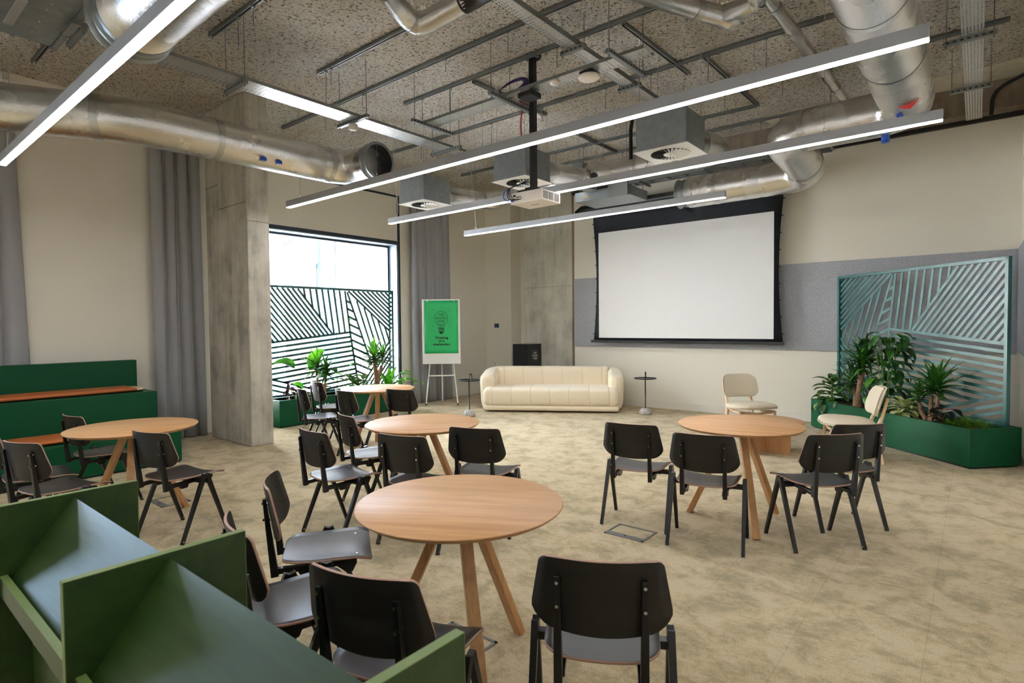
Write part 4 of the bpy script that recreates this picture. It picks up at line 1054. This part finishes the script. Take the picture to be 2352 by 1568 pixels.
# ------------------------------------------------------------------ coffee table
r = empty('coffee_table', (-1.92, 7.03, 0)); tag(r, 'low round oak coffee table between the two cream armchairs', 'table')
MB().lathe([(0, .348), (.405, .348), (.42, .356), (.42, .362), (.415, .366), (0, .366)], (0, 0, 0), 'oak', 64).build('tabletop', r)
for a_, L_ in ((-12, .30), (78, .30), (168, .30), (258, .30)):
    t = math.radians(a_); m = MB().beam((.012 * math.cos(t), .012 * math.sin(t), .174), (L_ * math.cos(t), L_ * math.sin(t), .174), .032, .348, 'oakleg'); m.build('leg_panel', r, bevel=.003)

# ------------------------------------------------------------------ armchairs
def make_armchair():
    r = empty('lounge_chair')
    # seat: rounded pad
    P = []; n = 40
    prof = [(0, .455), (.5, .455), (.8, .448), (.94, .435), (1.0, .415), (1.0, .40), (.96, .388), (.6, .382), (0, .382)]
    m = MB(); vs = []; fs = []
    for k in range(n):
        t = 2 * PI * k / n; w, v = super_(t, .31, .27, .72)
        if v < 0: w *= .86 + .14 * (1 + v / .27)
        for q, z in prof: vs.append((w * q, .02 + v * q, z + .012 * (v * q / .27) * (1 if v > 0 else .3) - .018 * (1 - q) * 0))
    L = len(prof)
    for k in range(n):
        k2 = (k + 1) % n
        for i in range(L - 1): fs.append((k * L + i, k2 * L + i, k2 * L + i + 1, k * L + i + 1))
    MB().add(vs, fs, 'oatmeal', True).build('seat', r)
    m = MB().tube([(super_(2 * PI * k / n, .313, .273, .72)[0] * (1 if math.sin(2 * PI * k / n) > 0 else .86 + .14 * (1 + math.sin(2 * PI * k / n))), .02 + super_(2 * PI * k / n, .313, .273, .72)[1], .398) for k in range(n)], .005, 'oatmeal', 6, closed=True); m.build('piping', r)
    # backrest
    P = []; H = .30; z0 = .50; th = .045
    def by(x, z): return -.255 + .9 * x * x - (z - z0) * .28
    F, Bk = [], []
    for t in rows(H, .11, .09):
        w = row_halfwidth(t, H, lambda t: .262 - .02 * t, .11, .09); z = z0 + H * t; rowf = []; rowb = []
        for i in range(17):
            x = w * (2 * i / 16 - 1); e = (1 - abs(2 * i / 16 - 1) ** 4) * (1 - abs(2 * t - 1) ** 4)
            rowf.append((x, by(x, z) + th * (.35 + .65 * e ** .5), z)); rowb.append((x, by(x, z) - .012, z))
        F.append(rowf); Bk.append(rowb)
    m = MB().grid(F, 'oatmeal'); m.grid([list(reversed(q)) for q in Bk], 'oatmeal')
    J, I = len(F), 17
    loop = lambda G: [G[0][i] for i in range(I)] + [G[j][I - 1] for j in range(1, J)] + [G[J - 1][i] for i in range(I - 2, -1, -1)] + [G[j][0] for j in range(J - 2, 0, -1)]
    a_, b_ = loop(F), loop(Bk); K = len(a_)
    m.add(a_ + b_, [(k, (k + 1) % K, K + (k + 1) % K, K + k) for k in range(K)], 'oatmeal', True)
    m.build('backrest', r); MB().tube(b_, .005, 'oatmeal', 6, closed=True).build('piping', r)
    for s in (-1, 1):
        MB().tube([(.235 * s, .19, .36), (.242 * s, .205, .2), (.25 * s, .215, 0)], [.020, .017, .012], 'beech', 12).build('leg', r)
        MB().tube([(.17 * s, -.335, .70), (.175 * s, -.285, .50), (.18 * s, -.235, .36), (.19 * s, -.25, .2), (.205 * s, -.29, 0)], [.014, .018, .024, .018, .013], 'beech', 12).build('leg', r)
        MB().tube([(.235 * s, .20, .35), (.21 * s, 0, .335), (.18 * s, -.24, .355)], [.017, .018, .017], 'beech', 10).build('side_rail', r)
    MB().tube([(-.235, .19, .35), (0, .19, .325), (.235, .19, .35)], [.019, .016, .019], 'beech', 10).build('front_rail', r)
    MB().tube([(-.18, -.24, .35), (0, -.235, .335), (.18, -.24, .35)], .016, 'beech', 10).build('back_rail', r)
    return r
ac = make_armchair(); ac.location = (-2.33, 7.83, 0); ac.rotation_euler.z = math.radians(-43 - 90 + 0)
tag(ac, 'cream lounge chair by the wall, seen from its front left', 'armchair', 'cream lounge chairs')
dup(ac, (-1.09, 7.20, 0), math.radians(198 - 90), 'cream lounge chair in side view in front of the right planter', 'cream lounge chairs')

# ------------------------------------------------------------------ floor boxes
def floor_box(x, y, label, lid='carpet', closed=False):
    r = empty('floor_box', (x, y, 0)); tag(r, label, 'floor socket box', 'floor socket boxes')
    m = MB(); w, d = .305, .235; e = .014
    for a_ in ((0, w, 0, e), (0, w, d - e, d), (0, e, 0, d), (w - e, w, 0, d)): m.box(x + a_[0], x + a_[1], y + a_[2], y + a_[3], 0, .004, 'floorbox')
    chp(m, 'rim', r)
    chp(MB().box(x + e, x + w - e, y + e, y + .06, 0, .003, 'floorbox').cyl((x + w / 2, y + .035, .003), (x + w / 2, y + .035, .0045), .009, 'vent_dark', 12), 'flap', r)
floor_box(-2.08, 3.575, 'grey floor socket box in the open carpet right of the nearest table')
floor_box(-5.62, 1.80, 'grey floor socket box under the chair at the bench-side table')
floor_box(-2.06, 1.78, 'grey floor socket box under the nearest round table')

# ------------------------------------------------------------------ planters
def clip_poly(line_p, line_d, poly):
    """interval of the line inside a convex polygon"""
    t0, t1 = -1e9, 1e9; n = len(poly)
    ar = sum(poly[i][0] * poly[(i + 1) % n][1] - poly[(i + 1) % n][0] * poly[i][1] for i in range(n))
    if ar < 0: poly = poly[::-1]
    for i in range(n):
        a, b = poly[i], poly[(i + 1) % n]; nx, ny = -(b[1] - a[1]), b[0] - a[0]
        num = nx * (line_p[0] - a[0]) + ny * (line_p[1] - a[1]); den = nx * line_d[0] + ny * line_d[1]
        if abs(den) < 1e-12:
            if num < 0: return None
            continue
        t = -num / den
        if den > 0: t0 = max(t0, t)
        else: t1 = min(t1, t)
    return (t0, t1) if t1 - t0 > .01 else None
PW, PZ0, PZ1 = 2.50, .415, 2.17
def lattice(root, fpt, name='lattice_panel', mt='green_metal', prism_dirs=None):
    """pattern in (s,z); fpt maps to (origin,ex,ez(up),thickness dir)"""
    o, ex, ey, ez = fpt; bw = .036
    m = MB(); T = .006
    def bar(p, q, w=bw):
        p, q = V((*p, 0)), V((*q, 0)); d = (q - p).normalized(); n_ = V((-d.y, d.x, 0)) * w / 2
        m.prism([(k.x, k.y) for k in (p + n_, p - n_, q - n_, q + n_)], o, ex, ey, ez, T, mt)
    zt, zb, sl, sr = 2.135, .45, .035, PW - .035
    y0 = 4.33
    L2 = [(1.469, 2.13), (1.559, 1.414), (1.674, .706), (1.72, .45)]
    L3 = ((1.514, 2.11), (2.01, .81)); L4 = ((1.536, 2.13), (2.45, 1.40)); L5 = ((2.45, 1.275), (1.78, .45))
    L1z = lambda s: 1.276 + (s - .14) * .0973
    df = ((.585, 2.13), (1.205, 1.395))
    for a, b in zip(L2, L2[1:]): bar(a, b)
    bar((sl, L1z(sl)), (1.559, 1.414), .036); bar(*L3); bar(*L4); bar(*L5); bar(*df)
    def fam(p0, d, step, cnt, poly, w=bw):
        for k in range(cnt):
            p = (p0[0] + step[0] * k, p0[1] + step[1] * k); c = clip_poly(p, d, poly)
            if c: bar((p[0] + d[0] * c[0], p[1] + d[1] * c[0]), (p[0] + d[0] * c[1], p[1] + d[1] * c[1]), w)
    fam((.585 - .0875, 2.13), (.62, -.735), (-.0875, 0), 20, [(sl, zt), (.585, zt), (1.205, 1.39), (sl, L1z(sl))])
    fam((.693, 2.13), (.0966, -.71), (.111, 0), 7, [(.585, zt), (1.469, zt), (1.559, 1.414), (1.205, 1.39)])
    fam((1.49, 1.96), (.24, -.10), (.0187, -.136), 11, [(1.469, 2.13), (1.559, 1.414), (1.72, .45), (1.80, .45), (2.01, .75), (1.514, 2.11)])
    fam((1.636, 2.13), (.88, -.70), (.1, 0), 9, [(1.53, zt), (sr, zt), (sr, 1.40)])
    fam((1.69, 2.01), (.36, -1.0), (.154, -.1225), 6, [(1.514, 2.11), (2.45, 1.40), (2.45, 1.275), (2.05, .79), (2.01, .81)])
    fam((2.45 + .085, 1.275), (.67, .83), (.085, 0), 9, [(2.45, 1.275), (1.78, .45), (2.465, .45)])
    poly = [(sl, L1z(sl)), (1.559, 1.414), (1.674, .706), (1.72, .45), (.95, .45), (sl, .72)]
    fam((.14, 1.276 - .082), (1, .0975), (0, -.082), 12, poly)
    bar((sl, .725), (.95, .45)); fam((sl, .725 - .082), (.915, -.275), (0, -.082), 3, [(sl, .72), (.95, .45), (sl, .45)])
    q = MB(); q.mats = m.mats; q = m
    ob = m.build(name, weld=False); ob.parent = root
    f = MB(); D = .045; e = .036
    for a in ([(0, PZ0), (PW, PZ0), (PW, PZ0 + e), (0, PZ0 + e)], [(0, PZ1 - e), (PW, PZ1 - e), (PW, PZ1), (0, PZ1)], [(0, PZ0), (e, PZ0), (e, PZ1), (0, PZ1)], [(PW - e, PZ0), (PW, PZ0), (PW, PZ1), (PW - e, PZ1)]):
        f.prism(a, V(o) - V(ez) * .02, ex, ey, ez, D, mt)
    g = f.build('frame', bevel=.002); g.parent = root
    return ob
def planter(root, L, Wd_, H):
    e = .03; m = MB(); m.box(0, L, 0, e, .02, H, 'green'); m.box(0, L, Wd_ - e, Wd_, .02, H, 'green'); m.box(0, e, e, Wd_ - e, .02, H, 'green'); m.box(L - e, L, e, Wd_ - e, .02, H, 'green')
    m.box(.02, L - .02, .02, Wd_ - .02, 0, .02, 'vent_dark')
    m.box(e, L - e, Wd_ - .15, Wd_ - e, H - .012, H - .004, 'green')
    m.build('trough', root, bevel=.002)
    P = [[(e + (L - 2 * e) * i / 60, e + (Wd_ - .15 - e) * j / 12, H - .055 + .018 * random.random()) for i in range(61)] for j in range(13)]
    P.reverse()
    MB().grid(P, 'soil', smooth=False).build('bark_mulch', root)
# left: local x = room +Y from 4.34, local y = room -X
rl_ = empty('planter', (-8.035, 4.335, 0), PI / 2); tag(rl_, 'green planter box under the window beside the column', 'planter')
planter(rl_, 2.50, .53, .413)
pl = empty('lattice_screen', (-8.47, 4.335, PZ0)); tag(pl, 'dark green line-pattern lattice screen in front of the window', 'screen')
lat = lattice(pl, (V((0, 0, -PZ0)), V((0, 1, 0)), V((0, 0, 1)), V((-1, 0, 0))))
# right
d1 = V((.731, -.682, 0)); n1 = V((.682, .731, 0)); PR = V((-1.837, 9.043, 0))
rr = empty('planter', PR, math.atan2(d1.y, d1.x)); tag(rr, 'angled green planter box in the right corner', 'planter')
planter(rr, 2.46, .60, .41)
o_ = PR + n1 * .50 + d1 * 2.40
pr_ = empty('lattice_screen', (o_.x, o_.y, PZ0)); tag(pr_, 'teal-green line-pattern lattice screen in the right corner', 'screen')
lattice(pr_, (V((0, 0, -PZ0)), -d1, V((0, 0, 1)), n1))

# ------------------------------------------------------------------ plants
def leaf_strap(mb, base, az, el, L, w, droop, mt, n=7, fold=.25):
    d = V((math.cos(az), math.sin(az), 0)); s = V((-math.sin(az), math.cos(az), 0)); p = V(base); e = el; P = []
    for i in range(n + 1):
        t = i / n; ww = w * (min(1, t * 5 + .45)) * (1 - t ** 2.2) ** .8 + .0006
        up_ = V((0, 0, 1)) * math.cos(e) - d * math.sin(e)
        P.append([p - s * ww / 2 + up_ * ww * fold, p, p + s * ww / 2 + up_ * ww * fold])
        p = p + (d * math.cos(e) + V((0, 0, 1)) * math.sin(e)) * (L / n); e -= droop / n * (1 + t)
    mb.grid(P, mt)
def leaf_oval(mb, base, az, el, L, w, droop, mt, n=9, stalk=0, stmt='stem', wav=0., lobes=0, roll=0.):
    d = V((math.cos(az), math.sin(az), 0)); s = V((-math.sin(az), math.cos(az), 0)); p = V(base)
    dir_ = d * math.cos(el) + V((0, 0, 1)) * math.sin(el)
    if stalk:
        q = p + dir_ * stalk; mid_ = p.lerp(q, .5) + V((0, 0, 1)) * stalk * .06
        mb.tube([p, mid_, q], [.005, .004, .003], stmt, 5); p = q; el -= .5
    e = el; P = []
    s = (s * math.cos(roll) + V((0, 0, 1)) * math.sin(roll)).normalized()
    for i in range(n + 1):
        t = i / n; ww = w * math.sin(PI * min(1, t ** .72)) ** .8 + .0006
        if lobes: ww *= .68 + .32 * abs(math.sin(lobes * PI * t))
        up_ = V((0, 0, 1)) * math.cos(e) - d * math.sin(e); wv = wav * math.sin(t * 14)
        P.append([p - s * ww / 2 + up_ * (ww * .16 + wv * ww), p - s * ww / 4 + up_ * ww * .05, p, p + s * ww / 4 + up_ * ww * .05, p + s * ww / 2 + up_ * (ww * .16 - wv * ww)])
        p = p + (d * math.cos(e) + V((0, 0, 1)) * math.sin(e)) * (L / n); e -= droop / n * (1 + t)
    mb.grid(P, mt)
def rosette(mb, c, n, L, w, mt, rnd, tilt=0., el0=1.45, el1=-.2, droop=.5, bright=None):
    for k in range(n):
        f = k / n; az = k * 2.39996 + rnd.uniform(-.3, .3); el = el0 + (el1 - el0) * f ** .8 + rnd.uniform(-.12, .12)
        leaf_strap(mb, V(c) + V((0, 0, .10 * (1 - f))), az, el, L * rnd.uniform(.8, 1.08) * (.75 + .25 * math.sin(PI * min(1, f + .25))), w, droop * rnd.uniform(.4, 1.3), (bright if bright and f < .3 else mt))
def plant(name, loc, label, parts, cat='plant'):
    r = empty(name, loc); tag(r, label, cat)
    for nm, mb in parts:
        mb.build(nm, r, weld=False)
    return r
rnd = random.Random(21)
SZ = .37
def LP(y, x=-8.22): return (x, y, SZ)
def RP(s, off=.25): p = PR + d1 * s + n1 * off; return (p.x, p.y, SZ)
# left planter -----------------------------------------------------
m = MB()
for k in range(16): leaf_oval(m, (rnd.uniform(-.02, .02), rnd.uniform(-.02, .02), rnd.uniform(.05, .26)), rnd.uniform(0, 6.28), rnd.uniform(-.1, .7), .13, .06, .8, 'leaf_red', 6, stalk=.06, stmt='trunk')
st = MB().tube([(0, 0, 0), (.01, .01, .15), (-.01, .02, .3)], .006, 'trunk', 6)
plant('dark_leaved_plant', LP(4.62), 'low maroon-leaved plant at the column end of the window planter', [('stem', st), ('foliage', m)])
m = MB()
leaf_oval(m, (0, 0, 0), PI * .55, 1.42, .46, .24, .25, 'leaf_bright', 10, stalk=.46, roll=.7)
leaf_oval(m, (0, -.02, 0), -PI * .5, 1.25, .50, .20, 1.3, 'leaf_sword', 10, stalk=.52, roll=.5)
leaf_oval(m, (0, 0, 0), -PI * .42, 1.2, .24, .11, .4, 'leaf_bright', 8, stalk=.18, roll=.8)
leaf_oval(m, (0, .02, 0), PI * .35, .9, .22, .12, .9, 'leaf_sword', 8, stalk=.12)
leaf_oval(m, (0, .02, 0), PI * .1, 1.2, .30, .13, .9, 'leaf_sword', 8, stalk=.30, roll=.5)
leaf_oval(m, (0, .03, 0), PI * .4, 1.1, .30, .13, 1.2, 'leaf_sword', 8, stalk=.36, roll=.4)
leaf_oval(m, (0, -.03, 0), -PI * .3, .8, .26, .12, 1.0, 'leaf_bright', 8, stalk=.14, roll=.3)
plant('bird_of_paradise', LP(4.88), 'big paddle-leaved plant left of the twin yucca in the window planter', [('foliage', m)])
m = MB(); tr = MB()
tr.tube([(0, 0, 0), (0, -.01, .22), (.0, -.03, .46)], [.024, .02, .018], 'trunk', 10).tube([(.02, .10, 0), (.02, .11, .18), (.02, .13, .36)], [.022, .02, .018], 'trunk', 10)
rosette(m, (0, -.03, .42), 38, .36, .048, 'leaf_sword', rnd, bright='leaf_bright', el1=-.4); rosette(m, (.02, .13, .34), 32, .31, .044, 'leaf_sword', rnd, el1=-.4)
plant('yucca', LP(5.10), 'twin-stemmed yucca in the middle of the window planter', [('trunk', tr), ('foliage', m)])
m = MB()
for az, el, L_, sk in ((1.2, 1.25, .17, .50), (-1.4, 1.0, .20, .30), (1.9, .9, .22, .28), (.4, .8, .2, .25), (2.6, 1.1, .16, .36), (-.6, .7, .2, .15), (1.5, .6, .24, .2), (-1.8, .7, .24, .22), (-1.2, 1.2, .22, .42), (.9, 1.0, .22, .34), (2.2, .5, .2, .12), (-2.4, .9, .2, .3)): leaf_oval(m, (0, 0, 0), az, el, L_, L_ * .85, 1.1, 'leaf_bright' if L_ < .2 else 'leaf_sword', 14, stalk=sk, lobes=4)
plant('split_leaf_philodendron', LP(5.52), 'split-leaf plant on thin stalks behind the far table', [('foliage', m)])
m = MB()
for k in range(20): leaf_oval(m, (0, rnd.uniform(-.1, .1), rnd.uniform(0, .06)), rnd.uniform(0, 6.28), rnd.uniform(.6, 1.35), .25, .115, .7, 'leaf_dieff', 8, stalk=rnd.uniform(.08, .24))
plant('spotted_foliage_plant', LP(5.86), 'pale spotted foliage plant just left of the big forked yucca', [('foliage', m)])
m = MB(); tr = MB()
tr.tube([(0, 0, 0), (0, 0, .16), (0, .0, .25)], [.058, .052, .05], 'trunk', 14).tube([(0, 0, .2), (0, -.03, .38), (0, -.05, .55)], [.046, .036, .03], 'trunk', 12).tube([(0, .01, .2), (0, .08, .34), (0, .10, .44)], [.04, .03, .026], 'trunk', 12)
rosette(m, (0, -.05, .52), 46, .42, .048, 'leaf_sword', rnd, bright='leaf_bright', droop=.35, el1=-.35); rosette(m, (0, .13, .50), 30, .36, .042, 'leaf_sword', rnd, droop=.5, el1=-.3)
plant('yucca', LP(6.26), 'tall forked-trunk yucca at the right end of the window planter', [('trunk', tr), ('foliage', m)])
m = MB()
for k in range(11): leaf_strap(m, (0, 0, 0), k * 2.4, 1.35 - .07 * k, .50 - .015 * k, .115, .5, 'leaf_bright', 10, .18)
plant('birds_nest_fern', LP(6.52), 'bright green nest fern beside the forked yucca', [('foliage', m)])
m = MB()
for az, el, L_, sk in ((1.3, 1.2, .20, .24), (1.0, .8, .24, .22), (2.0, .9, .2, .2), (.3, .5, .22, .12), (-.5, .9, .18, .2), (1.5, .45, .16, .34), (1.2, .3, .13, .44), (.8, 1.2, .18, .30)): leaf_oval(m, (0, 0, 0), az, el, L_, L_ * .75, 1.3, 'leaf_bright', 12, stalk=sk, lobes=4, wav=.05)
plant('trailing_lobed_plant', LP(6.66, -8.16), 'lobed-leaf plant spilling toward the back curtain', [('foliage', m)])
m = MB()
for k in range(14): leaf_oval(m, (rnd.uniform(-.04, .04), rnd.uniform(-.35, .3), 0), rnd.uniform(0, 6.28), rnd.uniform(.3, 1.1), .14, .08, .8, 'leaf_sword' if k % 2 else 'leaf_bright', 6, stalk=.06)
plant('ground_cover_plant', LP(6.05, -8.14), 'low leafy ground cover below the forked yucca', [('foliage', m)])
# right planter ----------------------------------------------------
m = MB()
for k in range(20): leaf_oval(m, (rnd.uniform(-.02, .02), rnd.uniform(-.02, .02), .03 + .012 * k), k * 2.4, .45 + .04 * k, .27, .125, .8, 'leaf_dieff', 9, stalk=.05)
plant('dumb_cane', RP(.17, .2), 'variegated broad-leaf plant at the left end of the right planter', [('stem', MB().tube([(0, 0, 0), (0, 0, .3)], .012, 'stem', 8)), ('foliage', m)])
m = MB(); q = V((-.0, -.0, 0)); fr = -n1
for k in range(18):
    az = math.atan2(fr.y, fr.x) + rnd.uniform(-1.1, 1.1); L_ = rnd.uniform(.08, .12)
    out = rnd.uniform(.125, .17) if k > 4 else .06; b_ = V((math.cos(az), math.sin(az), 0)) * out + d1 * rnd.uniform(-.1, .22)
    leaf_oval(m, (b_.x, b_.y, rnd.uniform(-.14, .07) if out > .1 else .08), az, -.9 if out > .1 else .2, L_, L_ * .62, .7, 'leaf_dieff' if k % 3 == 0 else 'leaf_sword', 7)
st = MB()
for k in range(4):
    b_ = fr * (.13 + .01 * k) + d1 * (.05 * k - .05); st.tube([(0, 0, .02), (b_.x * .5, b_.y * .5, .10), (b_.x, b_.y, .06), (b_.x * 1.08, b_.y * 1.08, -.06 - .02 * k)], .0025, 'stem', 5)
plant('trailing_pothos', RP(.19, .115), 'trailing pothos hanging over the left end of the right planter', [('stem', st), ('foliage', m)])
m = MB(); tr = MB()
tr.tube([(0, 0, 0), (0, 0, .16)], [.06, .05], 'trunk', 12)
for dx, hh, rr_ in ((-.08, .26, .024), (.05, .50, .026), (.11, .62, .026)):
    e = d1 * dx; tr.tube([(0, 0, .12), (e.x * .7, e.y * .7, hh * .55 + .05), (e.x, e.y, hh)], [.034, rr_, rr_ * .9], 'trunk', 10)
for dx, hh, nn_, L_ in ((-.10, .26, 26, .34), (.05, .50, 30, .38), (.13, .62, 34, .38)):
    e = d1 * dx; rosette(m, (e.x, e.y, hh), nn_, L_, .046, 'leaf_sword', rnd, droop=.55, el1=-.5)
plant('yucca', RP(.60), 'largest multi-headed yucca in the right planter', [('trunk', tr), ('foliage', m)])
m = MB(); st = MB()
for k in range(6):
    a_ = k * 1.05; st.tube([(0, 0, 0), (.05 * math.cos(a_), .05 * math.sin(a_), .4), (.13 * math.cos(a_), .13 * math.sin(a_), .85 + .03 * k)], .006, 'stem', 6)
for k in range(95):
    f = rnd.random(); az = rnd.uniform(0, 6.28); R_ = .05 + .17 * rnd.random(); z = .12 + .88 * f; R_ *= (1 - .5 * abs(f - .45))
    leaf_oval(m, (R_ * math.cos(az), R_ * math.sin(az), z), az + rnd.uniform(-.6, .6), rnd.uniform(-.3, .6), rnd.uniform(.13, .21), rnd.uniform(.07, .10), .9, 'leaf_dark' if rnd.random() < .75 else 'leaf_sword', 7, stalk=.05)
plant('fishtail_palm', RP(1.06, .26), 'dense dark leafy plant right of the largest yucca', [('stem', st), ('foliage', m)])
m = MB()
for k in range(30): leaf_oval(m, (0, 0, .02 + .10 * (1 - k / 30)), k * 2.4, 1.35 - 1.25 * k / 30, .20, .085, .7, 'leaf_pale', 7, stalk=.03)
plant('chinese_evergreen', RP(1.42, .20), 'cream and green leafed plant in the middle of the right planter', [('foliage', m)])
m = MB(); tr = MB()
for dx, hh in ((-.14, .20), (.02, .30), (.11, .34)):
    e = d1 * dx; tr.tube([(e.x * .3, e.y * .3, 0), (e.x * .9, e.y * .9, hh * .5), (e.x, e.y, hh)], [.026, .022, .019], 'trunk', 10)
for dx, hh, nn_, L_ in ((-.15, .20, 20, .22), (.03, .30, 28, .36), (.12, .34, 32, .38)):
    e = d1 * dx; rosette(m, (e.x, e.y, hh), nn_, L_, .042, 'leaf_sword', rnd, droop=.5, el1=-.2)
plant('yucca', RP(1.72), 'smaller yucca with curved stems right of the cream-leaved plant', [('trunk', tr), ('foliage', m)])
m = MB()
for k in range(24): leaf_oval(m, (rnd.uniform(-.06, .06), rnd.uniform(-.06, .06), rnd.uniform(.0, .2)), rnd.uniform(0, 6.28), rnd.uniform(0, 1.0), .15, .075, .7, 'leaf_pink', 7, stalk=.06, stmt='trunk')
plant('pink_splashed_plant', RP(1.98, .19), 'dark-leaved plant with pink splashes in the right planter', [('foliage', m)])
m = MB()
for k in range(420):
    a_ = rnd.uniform(0, 6.28); R_ = .20 * math.sqrt(rnd.random()); b_ = d1 * (R_ * 1.0 * math.cos(a_)) + n1 * (R_ * .7 * math.sin(a_))
    leaf_strap(m, (b_.x, b_.y, .02 + .05 * (1 - R_ / .2)), a_ + rnd.uniform(-.7, .7), rnd.uniform(.3, 1.3), rnd.uniform(.06, .11), .008, .7, 'leaf_moss', 3)
plant('trailing_fern_clump', RP(2.22, .20), 'low bright green needle-leaved clump at the right planter corner', [('foliage', m)])

# ------------------------------------------------------------------ light
wd = bpy.data.worlds.new('world'); S.world = wd; wd.use_nodes = True; nt = wd.node_tree; nt.nodes.clear()
bg = nt.nodes.new('ShaderNodeBackground'); ow = nt.nodes.new('ShaderNodeOutputWorld')
bg.inputs['Color'].default_value = (.74, .87, 1., 1); tcw = nt.nodes.new('ShaderNodeTexCoord'); dt = nt.nodes.new('ShaderNodeVectorMath'); dt.operation = 'DOT_PRODUCT'; dt.inputs[1].default_value = (-.45, .0, .89)
mr = nt.nodes.new('ShaderNodeMapRange'); mr.interpolation_type = 'SMOOTHSTEP'
mr.inputs['From Min'].default_value = .25; mr.inputs['From Max'].default_value = 1.; mr.inputs['To Min'].default_value = 3.5; mr.inputs['To Max'].default_value = 22.
nt.links.new(tcw.outputs['Generated'], dt.inputs[0]); nt.links.new(dt.outputs['Value'], mr.inputs['Value']); nt.links.new(mr.outputs[0], bg.inputs['Strength'])
nt.links.new(bg.outputs[0], ow.inputs[0])
def portal(w):
    l = bpy.data.lights.new('window_portal', 'AREA'); l.shape = 'RECTANGLE'; l.size = w[3] - w[2]; l.size_y = w[1] - w[0]
    l.cycles.is_portal = True
    o = bpy.data.objects.new('window_portal', l); COL.objects.link(o); o.location = (XL - .34, (w[0] + w[1]) / 2, (w[2] + w[3]) / 2); o.rotation_euler = (0, -PI / 2, 0)
portal(W1); portal(W2)
sl = bpy.data.lights.new('sun', 'SUN'); sl.energy = 98.; sl.angle = .01; sl.color = (1., .98, .95)
so_ = bpy.data.objects.new('sun', sl); COL.objects.link(so_); so_.rotation_euler = V((-.62, .12, -.78)).to_track_quat('-Z', 'Y').to_euler(); so_.location = (20, 0, 30)
S.view_settings.view_transform = 'Standard'; S.view_settings.look = 'None'; S.view_settings.exposure = 1.62; S.view_settings.gamma = 1
S.view_settings.use_curve_mapping = False
S.cycles.use_denoising = True; S.cycles.adaptive_threshold = .025; S.cycles.max_bounces = 8; S.cycles.diffuse_bounces = 5; S.cycles.glossy_bounces = 4; S.cycles.transparent_max_bounces = 12
S.cycles.sample_clamp_indirect = 6.
